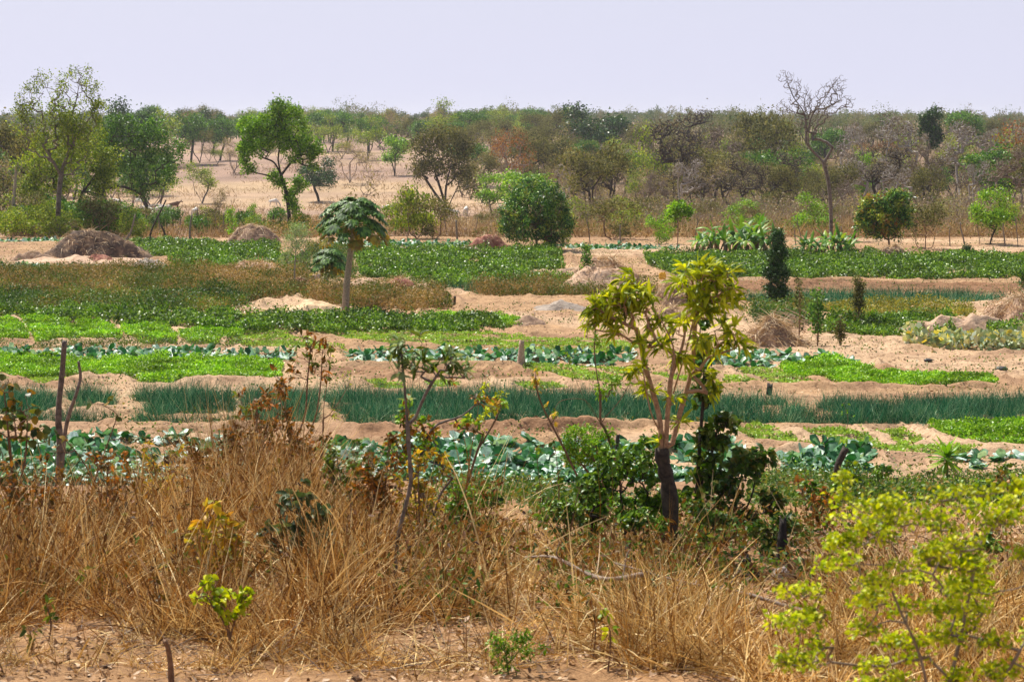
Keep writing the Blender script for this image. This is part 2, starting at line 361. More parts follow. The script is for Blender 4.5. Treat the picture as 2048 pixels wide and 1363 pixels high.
# ---------------- object bookkeeping ----------------
def tag(o, label=None, cat=None, group=None, kind=None):
    if label: o['label'] = label
    if cat: o['category'] = cat
    if group: o['group'] = group
    if kind: o['kind'] = kind
    return o
def empty(name, loc, rz=0, s=1):
    o = bpy.data.objects.new(name, None); col.objects.link(o); o.location = tuple(loc); o.rotation_euler = (0, 0, rz)
    o.scale = (s, s, s) if np.isscalar(s) else s
    o.empty_display_size = .1; return o
def copy_tree(o, parent=None):
    c = o.copy(); col.objects.link(c); c.parent = parent
    for ch in list(o.children): copy_tree(ch, c)
    return c
class Proto:
    """first use moves the original, later uses copy it with its parts"""
    def __init__(s, o, h): s.o = o; s.h = h; s.used = False
    def put(s, loc, rz, sc_, label, cat, group=None, tilt=(0, 0)):
        o = s.o if not s.used else copy_tree(s.o); s.used = True
        o.location = tuple(loc); o.rotation_euler = (tilt[0], tilt[1], rz); o.scale = (sc_, sc_, sc_) if np.isscalar(sc_) else sc_
        if 'group' in o: del o['group']
        return tag(o, label, cat, group)
def drop(protos):
    for p in protos:
        if not p.used:
            for ch in list(p.o.children): bpy.data.objects.remove(ch)
            bpy.data.objects.remove(p.o)

# ---------------- ground ----------------
def ground():
    ys = np.concatenate([np.linspace(-60, 6, 18), np.arange(6.5, 12.5, .25), np.arange(12.6, 24, .06), np.arange(24, 42, .13), np.arange(42, 70, .10), np.arange(70, 131, .16),
        np.arange(131, 500, 2.2), 500*1.05**np.arange(1, 41)])
    nc = 470; s = np.linspace(-1, 1, nc); sx = s*.62+.38*np.sign(s)*np.abs(s)**9*12
    hw = np.where(ys < 6, 6, 0)+np.maximum(ys, 6)*.285*1.75+1.5
    X = hw[:, None]*sx[None]; Y = np.broadcast_to(ys[:, None], X.shape)
    m, ins, til = micro(X, Y); Z = Hbase(X, Y)+m
    V = np.stack([X, Y, Z], -1).reshape(-1, 3); nr = len(ys)
    i = np.arange(nr-1)[:, None]*nc+np.arange(nc-1)[None]
    Q = np.stack([i, i+1, i+nc+1, i+nc], -1).reshape(-1, 4)
    me = bpy.data.meshes.new('ground'); me.vertices.add(len(V)); me.vertices.foreach_set('co', V.astype(np.float32).ravel())
    me.loops.add(Q.size); me.loops.foreach_set('vertex_index', Q.astype(np.int32).ravel()); me.polygons.add(len(Q))
    me.polygons.foreach_set('loop_start', (np.arange(len(Q))*4).astype(np.int32)); me.update(calc_edges=True)
    me.polygons.foreach_set('use_smooth', np.ones(len(Q), bool))
    c = lambda *k: np.array(k)
    garden = sstep(36, 43, Y)*(1-sstep(126, 134, Y))
    bank = c(.40, .235, .115); soil = c(.46, .295, .165); pale = c(.61, .43, .275); dark = c(.24, .13, .07)
    sav = c(.36, .245, .185); straw = c(.50, .36, .22); wood = c(.20, .14, .09)
    n1 = fbm(X*.11, Y*.16, 51, 3)[..., None]; n2 = fbm(X*.9, Y*.9, 52, 3)[..., None]
    C = bank*(1-garden[..., None])+(soil+(pale-soil)*sstep(.45, .65, n1))*garden[..., None]
    C = C*(.78+.44*n2)
    damp = sstep(.56, .68, fbm(X*.5, Y*.8, 57, 3))[..., None]*.55*garden[..., None]; C = C*(1-damp)+c(.36, .215, .13)*damp
    mud = (sstep(24, 30, Y)*(1-sstep(40, 42, Y)))[..., None]*.5; C = C*(1-mud)+c(.30, .18, .11)*mud
    C = C*(1-til[..., None]*.75)+(dark*(.7+.9*n2))*til[..., None]*.75
    f = sstep(128, 136, Y)[..., None]
    lanes = (.75+.5*fbm(X*.03, Y*.11, 59, 3))[..., None]; far = lanes*sav*(1-sstep(.5, .75, fbm(X*.012, Y*.03, 53, 3)))[..., None]+straw*sstep(.5, .75, fbm(X*.012, Y*.03, 53, 3))[..., None]
    # strip of pale straw in front of the clearing, darker litter under the woods
    st = (np.exp(-((Y-300)/28)**2)*.8)[..., None]; far = far*(1-st)+straw*1.1*st
    lit = sstep(.0, .05, X/np.maximum(Y, 1)+.02*(fbm(Y*.01, X*.01, 58, 2)-.5))[..., None]*.6; far = far*(1-lit)+wood*1.4*lit
    C = C*(1-f)+far*(.7+.6*fbm(X*.2, Y*.2, 54, 3)[..., None])*f
    a = me.color_attributes.new('soil', 'FLOAT_COLOR', 'POINT')
    a.data.foreach_set('color', np.concatenate([np.clip(C, 0, 1), np.ones(C.shape[:2]+(1,))], -1).astype(np.float32).ravel())
    m, t, o, p = nodes('soil_ground')
    at_ = t.nodes.new('ShaderNodeAttribute'); at_.attribute_name = 'soil'
    n = noise(t, 6, 6, .7); n3 = noise(t, 45, 3, .7)
    r = ramp(t, [L_(.42, .37, .33), L_(.92, .90, .88), L_(1.0, 1.0, 1.0)], pos=[.3, .5, .7]); t.links.new(n.outputs[0], r.inputs[0])
    r2 = ramp(t, [L_(.55, .5, .46), L_(1, 1, 1)], pos=[.33, .55]); t.links.new(n3.outputs[0], r2.inputs[0])
    mu = t.nodes.new('ShaderNodeMixRGB'); mu.blend_type = 'MULTIPLY'; mu.inputs[0].default_value = 1
    mv = t.nodes.new('ShaderNodeMixRGB'); mv.blend_type = 'MULTIPLY'; mv.inputs[0].default_value = 1
    t.links.new(at_.outputs['Color'], mu.inputs[1]); t.links.new(r.outputs[0], mu.inputs[2]); t.links.new(mu.outputs[0], mv.inputs[1]); t.links.new(r2.outputs[0], mv.inputs[2])
    t.links.new(mv.outputs[0], p.inputs['Base Color']); p.inputs['Roughness'].default_value = .95; p.inputs['Specular IOR Level'].default_value = .2
    b = t.nodes.new('ShaderNodeBump'); b.inputs['Strength'].default_value = .7; b.inputs['Distance'].default_value = .09
    t.links.new(n.outputs[0], b.inputs['Height']); t.links.new(b.outputs[0], p.inputs['Normal'])
    me.materials.append(m)
    g = bpy.data.objects.new('ground', me); col.objects.link(g); g['kind'] = 'structure'
ground()

# ---------------- materials of the plants ----------------
M = {}
M['straw_lit'] = None
M['lettuce'] = leafmat('lettuce_leaf', [L_(.07, .19, .003), L_(.16, .36, .004), L_(.28, .51, .008), L_(.46, .66, .07)], rough=.4, trans=.3, var=.4, spec=.35, nscale=.6)
M['lime'] = leafmat('lime_leaf', [L_(.18, .32, .03), L_(.28, .44, .04), L_(.36, .50, .10)], rough=.4, trans=.3)
M['leafy'] = leafmat('dark_crop_leaf', [L_(.020, .065, .003), L_(.06, .15, .006), L_(.14, .27, .012), L_(.28, .42, .05)], rough=.4, trans=.28, spec=.4, nscale=.7, var=.5)
M['onion'] = leafmat('onion_leaf', [L_(.003, .055, .026), L_(.012, .12, .052), L_(.035, .20, .09), L_(.34, .46, .26)], rough=.5, spec=.12, trans=.12, nscale=.8, tint=(1, 1.2, .9))
M['cabbage'] = leafmat('cabbage_leaf', [L_(.010, .075, .015), L_(.03, .15, .04), L_(.09, .24, .10), L_(.60, .72, .68)], rough=.4, trans=.2, spec=.45, nscale=9, var=.45, tint=(1., 1.3, .5))
M['cabbage_head'] = leafmat('cabbage_head', [L_(.10, .24, .12), L_(.3, .42, .3)], rough=.35, trans=.1, nscale=5)
M['weed_brown'] = leafmat('brown_weed', [L_(.06, .11, .012), L_(.13, .15, .025), L_(.28, .17, .06), L_(.42, .29, .15)], rough=.7, trans=.25, nscale=.7, var=.4)
M['weed_green'] = leafmat('green_weed', [L_(.02, .06, .01), L_(.06, .14, .018), L_(.12, .20, .03), L_(.25, .18, .05)], rough=.45, trans=.3, nscale=.7, var=.4)
M['weed_yellow'] = leafmat('yellow_weed', [L_(.10, .16, .02), L_(.22, .23, .03), L_(.42, .33, .05), L_(.12, .2, .05)], rough=.5, trans=.3)
M['squash'] = leafmat('squash_leaf', [L_(.12, .2, .08), L_(.32, .40, .24), L_(.5, .52, .38), L_(.75, .6, .06)], rough=.5, trans=.2)
M['straw'] = leafmat('dry_straw', [L_(.07, .024, .005), L_(.28, .125, .026), L_(.58, .34, .095), L_(.93, .74, .38)], rough=.6, trans=.15, nscale=1.5, var=.5, tint=(1.1, 1, .8))
M['straw_heap'] = leafmat('heap_straw', [L_(.30, .18, .09), L_(.50, .35, .19), L_(.70, .52, .32), L_(.85, .70, .48)], rough=.6, trans=.1, nscale=1.6, var=.3, tint=(1.1, 1, .8))
M['straw_far'] = leafmat('dry_grass_blade', [L_(.20, .12, .06), L_(.36, .24, .11), L_(.52, .38, .19)], rough=.8, trans=.15, nscale=.15, var=.3, tint=(1.1, 1, .8))
M['litter'] = leafmat('leaf_litter', [L_(.08, .035, .015), L_(.24, .12, .05), L_(.42, .26, .14), L_(.62, .46, .32)], rough=.8, trans=.05)
M['olive'] = leafmat('olive_leaf', [L_(.045, .055, .018), L_(.11, .115, .035), L_(.20, .20, .06), L_(.26, .23, .10)], rough=.85, spec=.15, trans=.25, nscale=.35)
M['green'] = leafmat('green_leaf', [L_(.02, .075, .006), L_(.045, .145, .010), L_(.10, .23, .018), L_(.20, .36, .05)], rough=.4, trans=.3, nscale=.4)
M['bright'] = leafmat('bright_green_leaf', [L_(.05, .15, .004), L_(.12, .28, .008), L_(.23, .42, .015), L_(.36, .54, .06)], rough=.4, trans=.35, nscale=.5)
M['dark'] = leafmat('dark_green_leaf', [L_(.008, .032, .008), L_(.018, .062, .013), L_(.04, .11, .02), L_(.10, .18, .05)], rough=.35, trans=.2, nscale=.5)
M['yellowgreen'] = leafmat('yellow_green_leaf', [L_(.07, .135, .008), L_(.15, .24, .012), L_(.28, .37, .025), L_(.42, .46, .06)], rough=.5, trans=.35, nscale=.5)
M['tan'] = leafmat('tan_leaf', [L_(.20, .15, .06), L_(.30, .24, .08), L_(.38, .33, .14)], rough=.7, trans=.25, nscale=.3)
M['grey'] = leafmat('grey_twig_leaf', [L_(.12, .09, .065), L_(.20, .155, .11), L_(.24, .22, .12)], rough=.9, spec=.1, trans=.15, nscale=.2)
M['rust'] = leafmat('rust_leaf', [L_(.16, .06, .02), L_(.30, .12, .035), L_(.35, .2, .06)], rough=.7, trans=.25, nscale=.5)
M['mango'] = leafmat('mango_leaf', [L_(.008, .05, .005), L_(.022, .11, .008), L_(.07, .21, .015), L_(.34, .50, .08)], rough=.42, trans=.2, spec=.4, nscale=1.)
M['mango_red'] = leafmat('mango_young_leaf', [L_(.30, .09, .03), L_(.42, .22, .04), L_(.40, .36, .05)], rough=.35, trans=.3)
M['mango_yel'] = leafmat('mango_yellow_leaf', [L_(.20, .28, .02), L_(.38, .42, .04), L_(.45, .5, .10)], rough=.35, trans=.3)
M['papaya'] = leafmat('papaya_leaf', [L_(.015, .055, .006), L_(.035, .11, .008), L_(.08, .19, .015), L_(.16, .30, .04)], rough=.5, trans=.22, spec=.35)
M['papaya_old'] = leafmat('papaya_old_leaf', [L_(.22, .13, .02), L_(.36, .28, .03), L_(.10, .14, .02)], rough=.5, trans=.3)
M['banana'] = leafmat('banana_leaf', [L_(.035, .12, .01), L_(.07, .20, .015), L_(.11, .26, .015), L_(.30, .42, .04)], rough=.45, trans=.35, spec=.4)
M['banana_dry'] = leafmat('banana_dry_leaf', [L_(.12, .07, .03), L_(.25, .16, .08)], rough=.8, trans=.1)
M['pale'] = leafmat('pale_feathery_leaf', [L_(.16, .24, .09), L_(.26, .36, .16), L_(.38, .46, .24)], rough=.5, trans=.3)
M['lance'] = leafmat('lance_leaf', [L_(.10, .15, .005), L_(.27, .35, .010), L_(.46, .52, .015), L_(.66, .68, .05)], rough=.4, trans=.42, nscale=2.5, var=.25, tint=(1.3, 1.2, .3))
M['lance_dark'] = leafmat('lance_dark_leaf', [L_(.05, .09, .01), L_(.11, .17, .015), L_(.2, .26, .03)], rough=.35, trans=.3, nscale=2.5, var=.25)
M['vine'] = leafmat('vine_leaf', [L_(.02, .05, .008), L_(.06, .11, .015), L_(.14, .19, .025), L_(.26, .28, .05)], rough=.35, trans=.2, nscale=2)
M['brownleaf'] = leafmat('brown_green_leaf', [L_(.04, .035, .006), L_(.13, .085, .012), L_(.32, .14, .02), L_(.46, .15, .02)], rough=.5, trans=.3, nscale=3)
M['amber'] = leafmat('amber_leaf', [L_(.14, .18, .02), L_(.38, .34, .03), L_(.62, .42, .03), L_(.55, .24, .03)], rough=.45, trans=.35, nscale=5)
M['roundleaf'] = leafmat('round_leaf', [L_(.03, .06, .012), L_(.07, .11, .02), L_(.16, .17, .03), L_(.42, .2, .03)], rough=.4, trans=.3, nscale=5)
M['acid'] = leafmat('acid_leaf', [L_(.13, .21, .004), L_(.30, .40, .006), L_(.50, .56, .010), L_(.66, .68, .05)], rough=.4, trans=.4, nscale=2, tint=(1.25, 1.2, .25))
M['greyleaf'] = leafmat('grey_green_leaf', [L_(.03, .06, .02), L_(.08, .12, .04), L_(.2, .24, .12)], rough=.4, trans=.2, nscale=4)
B = {}
B['silver'] = barkmat('silver_bark', L_(.22, .19, .17), L_(.48, .43, .38)); B['grey'] = barkmat('grey_bark', L_(.07, .055, .045), L_(.22, .18, .15)); B['pale'] = barkmat('pale_bark', L_(.20, .16, .12), L_(.50, .42, .33))
B['dark'] = barkmat('dark_bark', L_(.015, .011, .008), L_(.07, .05, .035), 20); B['brown'] = barkmat('brown_bark', L_(.10, .055, .03), L_(.26, .15, .085), 25)
B['pink'] = barkmat('pinkish_bark', L_(.26, .14, .075), L_(.52, .33, .20), 30); B['papaya'] = barkmat('papaya_bark', L_(.17, .13, .09), L_(.42, .34, .25), 18)
B['char'] = barkmat('charred_wood', L_(.006, .005, .004), L_(.035, .025, .02), 25); B['twig'] = barkmat('twig_bark', L_(.14, .10, .075), L_(.30, .23, .18), 8)
B['post'] = barkmat('weathered_wood', L_(.10, .08, .06), L_(.32, .26, .2), 22); B['stump'] = barkmat('stump_wood', L_(.28, .18, .11), L_(.60, .46, .33), 16)
B['green'] = barkmat('green_stem', L_(.07, .10, .02), L_(.2, .22, .06), 20)

# ---------------- crops ----------------
def scat(P, dens, edge=0.):
    mn = P.min(0); mx = P.max(0); n = int((mx[0]-mn[0])*(mx[1]-mn[1])*dens)
    x = rnds(n, mn[0], mx[0]); y = rnds(n, mn[1], mx[1]); k = inpoly(P, x, y)
    x = x[k]; y = y[k]
    if edge: # ragged outline
        d = dpoly(P, x, y); k = d > edge*fbm(x*2.2, y*2.2, 77, 2)*.8; x = x[k]; y = y[k]
    return x, y
def on(x, y, z=0): return np.stack([x, y, Hf(x, y)+z], -1)
def leafcloud(mb, x, y, h, size, asp=.7, up=1.2, shell=.6, cell=1.1, rnd=None, fl=0.):
    x = np.asarray(x); size = size*1.0
    n = len(x); lump = fbm(x*cell, y*cell, 88, 3); hh = h*(.05+1.75*lump)
    z = hh*(1-(1-shell)*rs.rand(n)**.7) if shell else hh*rs.rand(n)
    k = rs.rand(n) < .35; z[k] = hh[k]*rs.rand(k.sum())
    C = on(x, y)+np.stack([np.zeros(n), np.zeros(n), z], -1)
    D = rdir(n, .15); N = rdir(n, up); s = size*rnds(n, .6, 1.35)
    kites(mb, C, D, N, s, s*asp, rnd)
BEDNAME = dict(leafy='leafy_crop_bed', weedy='weed_strip', weedgreen='green_weed_strip', lettuce='lettuce_bed', seedling='seedling_bed', onion='onion_bed', weedyellow='yellow_weed_strip', squash='squash_bed', sparse='weed_patch')
def bed(kind, P, label):
    mb = MB(); cat = 'crop bed'; d = P[:, 1].mean(); q = (60/d)   # leaves get a little larger and fewer with distance
    if kind == 'lettuce':
        x, y = scat(P, 2400*min(1, q*q), .12); leafcloud(mb, x, y, .19, .065/min(1, q)**.6, .62, 1.5, .6, 1.6); mat = M['lettuce']
    elif kind == 'seedling':
        x, y = scat(P, 800*min(1.3, q*q), .15); k = fbm(x*1.5, y*1.5, 91, 2) > .33; x = x[k]; y = y[k]
        leafcloud(mb, x, y, .06, .065/min(1, q)**.5, .7, 1.8, .6, 2.); mat = M['lime']
    elif kind == 'leafy':
        x, y = scat(P, 1000*min(1, q)**1.2, .4); k = fbm(x*1.1, y*1.1, 92, 3) > .40; x = x[k]; y = y[k]
        leafcloud(mb, x, y, .44, .082/min(1, q)**.45, .75, .7, .35, 1.3); mat = M['leafy']
    elif kind in ('weedy', 'weedgreen', 'weedyellow'):
        x, y = scat(P, 800*min(1, q)**1.2, .6); pr_ = np.clip(fbm(x*.45, y*.7, 98, 3)*1.9-.45+rs.normal(0, .22, len(x)), 0, 1); mat = M['weed_brown' if kind == 'weedy' else 'weed_green' if kind == 'weedgreen' else 'weed_yellow']
        leafcloud(mb, x, y, .72 if kind != 'weedyellow' else .45, .085, .6, .5, .15, .9, rnd=pr_); cat = 'weeds'
        if kind == 'weedy':
            x, y = scat(P, 60, 0); n = len(x)
            ribbon(mb, on(x, y), rdir(n, 2.2), rdir(n), rnds(n, .4, .9), .02, .4, 2, rnd=rnds(n, .5, 1))
            x, y = scat(P, 160, 0); k = fbm(x*.5, y*.5, 93, 2) > .5; x = x[k]; y = y[k]; leafcloud(mb, x, y, .5, .1, .7, .8, .4, .8, rnd=rnds(len(x), 0, .3))
    elif kind == 'onion':
        near = d < 56; x, y = scat(P, 300 if near else 170, .25); n = len(x); k = fbm(x*.9, y*.9, 94, 2) > (.3 if near else .2); x = x[k]; y = y[k]; n = len(x)
        r = 2 if near else 1
        x = np.repeat(x, r)+rnds(n*r, -.06, .06); y = np.repeat(y, r)+rnds(n*r, -.06, .06); n = len(x)
        ribbon(mb, on(x, y), rdir(n, 2.4), rdir(n), rnds(n, .25, .68)*(.6+.75*fbm(x*.7, y*.7, 95, 2)), .017 if near else .026, rnds(n, .1, 2.6)*rs.rand(n)**1.5, 4 if near else 2); mat = M['onion']
    elif kind == 'squash':
        mat = M['squash']; x, y = scat(P, 150, .2); k = fbm(x*1.3, y*1.3, 96, 2) > .42; x = x[k]; y = y[k]; leafcloud(mb, x, y, .45, .22, .9, .8, .5, 1.3)
    elif kind == 'sparse':
        mat = M['weed_green']; x, y = scat(P, 420, .2); k = fbm(x*1.1, y*1.1, 97, 3) > .5; x = x[k]; y = y[k]; leafcloud(mb, x, y, .28, .07, .5, .8, .3, 1.2); cat = 'weeds'
    o = mb.build(BEDNAME[kind], mat); tag(o, label, cat, kind='stuff')
for k_, P_, l_ in WB: bed(k_, P_, l_)
def debris():
    mb = MB(); n = 60000; d = 42+rs.rand(n)*84; x = rnds(n, -.27, .27)*d; k = fbm(x*.35, d*.6, 66, 3) > .45; x = x[k]; d = d[k]; n = len(x)
    D = rdir(n); D[:, 2] *= .3; s = rnds(n, .04, .13); kites(mb, on(x, d, .02), D, rdir(n, 1.5), s, s*.35)
    tag(mb.build('garden_litter', M['litter']), 'bits of dry litter and clods lying on the bare garden soil', 'litter', kind='stuff')
    mb = MB(); n = 70000; d = 41+rs.rand(n)*86; x = rnds(n, -.27, .27)*d; k = fbm(x*.35, d*.9, 67, 3) > .54; x = x[k]; d = d[k]; leafcloud(mb, x, d, .14, .08, .6, .8, .3, 2.)
    tag(mb.build('garden_weeds', M['weed_green']), 'small weeds sprouting on the bare soil between the beds', 'weeds', kind='stuff')
debris()

def cabbage_mesh(mb, C, R_, nleaf=11, seg=3):
    """rosettes of broad cupped leaves round each centre"""
    n = len(C); m = nleaf
    a = rs.rand(n)[:, None]*6.28+np.arange(m)[None]*2.4+rs.normal(0, .15, (n, m)); lv = (np.arange(m)/m)[None]+np.zeros((n, 1))
    el = .28+lv*.95+rs.normal(0, .1, (n, m)); a = a.ravel(); el = el.ravel()
    D = np.stack([np.cos(a)*np.cos(el), np.sin(a)*np.cos(el), np.sin(el)], -1); S = np.stack([-np.sin(a), np.cos(a), 0*a], -1)+rs.normal(0, .12, (n*m, 3))
    P = np.repeat(C, m, 0)+D*.02; Rr = np.repeat(R_, m)*(1.0-.3*lv.ravel())*rnds(n*m, .85, 1.15)
    ribbon(mb, P, D, S, Rr, Rr*.85, rnds(n*m, -.2, 2.2), seg, {3: [.25, .85, 1.05, .6], 2: [.3, 1, .6], 4: [.2, .7, 1.05, 1.0, .4]}[seg], fold=.14, wav=.08)
def cabbages():
    protos = []
    for v in range(4):
        e = empty('cabbage', (0, 0, 0)); mb = MB(); cabbage_mesh(mb, np.zeros((1, 3)), np.array([.26]), 24, 4); mb.build('outer_leaves', M['cabbage'], e, smooth=False)
        mb = MB(); u, vv = np.meshgrid(np.linspace(0, 6.283, 11)[:-1], np.linspace(.05, 1.5, 5), indexing='ij')
        V = np.stack([np.cos(u)*np.cos(vv), np.sin(u)*np.cos(vv), np.sin(vv)*.9], -1)*.085+np.array([0, 0, .08]); V = V.reshape(-1, 3)
        i, j = np.meshgrid(np.arange(10), np.arange(4), indexing='ij'); q = np.stack([i*5+j, ((i+1) % 10)*5+j, ((i+1) % 10)*5+j+1, i*5+j+1], -1).reshape(-1, 4)
        mb.add(V, Q=q, rq=rs.rand(len(q))); mb.build('head', M['cabbage_head'], e, smooth=True); protos.append(Proto(e, .3))
    pts = []
    rest = MB()
    for P, lab in WC:
        mn = P.min(0); mx = P.max(0); sp = .44 if lab else .55
        gx, gy = np.meshgrid(np.arange(mn[0], mx[0], sp), np.arange(mn[1], mx[1], sp)); gx = gx+(np.round(gy/sp) % 2)*sp/2
        x = gx.ravel()+rs.normal(0, .06, gx.size); y = gy.ravel()+rs.normal(0, .06, gx.size); k = inpoly(P, x, y) & (rs.rand(len(x)) < .95) & (fbm(x*.6, y*.6, 99, 2) > (.38 if lab else .2))
        x = x[k]; y = y[k]
        if lab: 
            fx = (x-mn[0])/(mx[0]-mn[0]); fy = (y-mn[1])/(mx[1]-mn[1])
            pts += [(x[i], y[i], lab, ('front' if fy[i] < .33 else 'back' if fy[i] > .7 else 'middle')+' '+('far left' if fx[i] < .2 else 'left' if fx[i] < .4 else 'centre' if fx[i] < .6 else 'right' if fx[i] < .8 else 'far right')) for i in range(len(x))]
        else:
            f = P[:, 1].mean() > 85; cabbage_mesh(rest, on(x, y, .05), rnds(len(x), .27, .36), 7 if f else 10, 2)
    pts.sort(key=lambda p: p[1]); print('CABB', len(pts))
    for p in pts[:300]:
        random.choice(protos).put((p[0], p[1], H1(p[0], p[1])+.02), random.uniform(0, 6.28), random.uniform(.85, 1.25), '%s cabbage of %s' % (p[3], p[2]), 'cabbage', '%s cabbages in the %s' % (p[3], p[2]))
    if len(pts) > 300: cabbage_mesh(rest, np.array([[p[0], p[1], H1(p[0], p[1])+.05] for p in pts[300:]]), rnds(len(pts)-300, .3, .38), 10, 3)
    tag(rest.build('cabbage_rows', M['cabbage']), 'rows of cabbages in the middle and far beds of the garden', 'cabbages', kind='stuff')
cabbages()

# ---------------- trees ----------------
def grow(limbs, targets, seg, jit=.13, r0=.01, rbase=.1, gam=2.3, grav=0.):
    """limbs: polylines (first starts at the base); targets reached by branches from the nearest node"""
    N = []; par = []; dr = []
    for li, L in enumerate(limbs):
        L = spline(L, 4) if len(L) > 2 else np.array(L, float)
        prev = -1
        if li: A = np.array(N); prev = int(np.argmin(np.linalg.norm(A-L[0], axis=1))); 
        for q in (L if li == 0 else L[1:]):
            if prev >= 0:
                a = N[prev]; D = q-a; ln = np.linalg.norm(D); k = max(1, int(ln/(seg*1.3)))
                for j in range(1, k+1):
                    pt = a+D*j/k+(rs.normal(0, seg*jit*.25, 3) if j < k else 0); N.append(pt); par.append(prev); dr.append(D/ln if ln else D); prev = len(N)-1
            else: N.append(q.copy()); par.append(-1); dr.append(np.array([0, 0, 1.])); prev = 0
    nl = len(N)
    if len(targets):
        base = N[0]; T = targets[np.argsort(np.linalg.norm(targets-np.array(N[nl-1]), axis=1)*.2+np.linalg.norm(targets-base, axis=1)*.8)]
        A = np.zeros((nl+len(T)*12+10, 3)); A[:nl] = N; cnt = nl
        lo = int(nl*.3) if len(limbs) == 1 else 1
        for t in T:
            dd = np.linalg.norm(A[lo:cnt]-t, axis=1)+np.maximum(0, A[lo:cnt, 2]-t[2])*.6
            i = int(np.argmin(dd))+lo; D = t-A[i]; ln = np.linalg.norm(D); k = int(min(10, max(1, round(ln/seg)))); p0 = A[i].copy(); d0 = dr[i]; prev = i
            for j in range(1, k+1):
                s_ = j/k; pt = p0+D*s_+d0*ln*.28*s_*(1-s_)*1.6+(rs.normal(0, seg*jit, 3) if j < k else 0)
                pt[2] -= grav*ln*s_*s_*0
                A[cnt] = pt; par.append(prev); v = pt-A[prev]; dr.append(v/max(1e-6, np.linalg.norm(v))); prev = cnt; cnt += 1
        N = A[:cnt]
    N = np.array(N); par = np.array(par); w = np.zeros(len(N)); ch = np.zeros(len(N), int)
    for i in range(len(N)-1, 0, -1):
        if ch[i] == 0: w[i] = max(w[i], r0**gam)
        w[par[i]] += w[i]; ch[par[i]] += 1
    rad = w**(1/gam); rad = r0*(rad/r0)**(math.log(rbase/r0)/max(.2, math.log(rad[0]/r0)))
    tips = np.where(ch == 0)[0]
    return N, par, rad, tips
def scatter_leaves(mb, C, per, spread, size, asp, up, flat=1.):
    n = len(C)*per; P = np.repeat(C, per, 0)+rs.normal(0, 1, (n, 3))*np.array([spread, spread, spread*flat])
    s = size*rnds(n, .6, 1.4); kites(mb, P, rdir(n, -.2), rdir(n, up), s, s*asp)
def ell(c, r, n, dz=0):
    v = rdir(n)*(rs.rand(n, 1)**.45); return np.array(c)+v*np.array(r)
def tree(name, label, cat, base, limbs, clumps, bark, leaf, nt=160, seg=None, rbase=.12, r0=.012, per=22, spread=.22, size=.13, asp=.6, up=.6, sides=5,
         depth=.8, hollow=None, extra=None, group=None, leaf_on=1., d=None, tr_name='trunk', rot=None, parts=None, topbare=9.):
    """base in photo pixels; limbs and clumps in photo pixels at the tree's own distance"""
    x0, y0 = at(*base) if d is None else (None, None)
    if d is not None: pt = atd(base[0], base[1], d); x0, y0 = pt[0], d
    z0 = H1(x0, y0)-.05; k = y0/F; O = np.array([x0, y0, z0])
    def W(px, py, dy=0.): p = atd(px, py, y0); return np.array([p[0]-x0, dy, p[2]-z0])
    Ls = []
    for i, L in enumerate(limbs):
        pl = [W(q[0], q[1], (q[2] if len(q) > 2 else 0)) for q in L]
        if i == 0: pl[0] = np.array([0, 0, 0.])
        Ls.append(np.array(pl))
    tot = sum(c[2]*c[3] for c in clumps) or 1; T = []; tl = []
    for ci, c in enumerate(clumps):
        n = max(3, int(nt*c[2]*c[3]/tot)); rr = (c[2]*k, min(c[2], c[3]*1.6)*k*depth, c[3]*k)
        cc = W(c[0], c[1], c[4] if len(c) > 4 else random.uniform(-.3, .3)*c[2]*k*depth)
        T.append(ell(cc, rr, n)); tl.append(ci)
    T = np.concatenate(T) if T else np.zeros((0, 3))
    span = (max(c[3] for c in clumps) if clumps else 50)*k
    N, par, rad, tips = grow(Ls, T, seg or max(.12, span*.35), rbase=rbase, r0=r0)
    e = empty(name, O); e['x'] = 0; del e['x']
    mb = MB(); i = np.arange(1, len(N)); frusta(mb, N[par[i]], N[i], np.minimum(rad[par[i]], rad[i]*1.35+.002), rad[i], sides); mb.build(tr_name, bark, e, smooth=True)
    if leaf is not None:
        zt = N[tips][:, 2]; tp = tips[rs.rand(len(tips)) < np.where(zt > topbare*zt.max(), .3, 1.)*leaf_on]
        pt = [par[t] for t in tp]; C = np.concatenate([N[tp], (N[tp]+N[pt])/2])
        mats = leaf if isinstance(leaf, list) else [(leaf, 1., 'crown')]
        sel = rs.rand(len(C)); lo = 0
        for m_, fr, nm in mats:
            kk = (sel >= lo) & (sel < lo+fr); lo += fr
            if callable(fr): pass
            mb = MB(); scatter_leaves(mb, C[kk], int(per*1.5), spread, size*1.05, asp, up)
            mb.build(nm, m_, e)
    if extra: extra(e, N, par, tips, W)
    return tag(e, label, cat, group)
# ---------------- trees standing at the back of the garden ----------------
def bare_twigs(n): return None
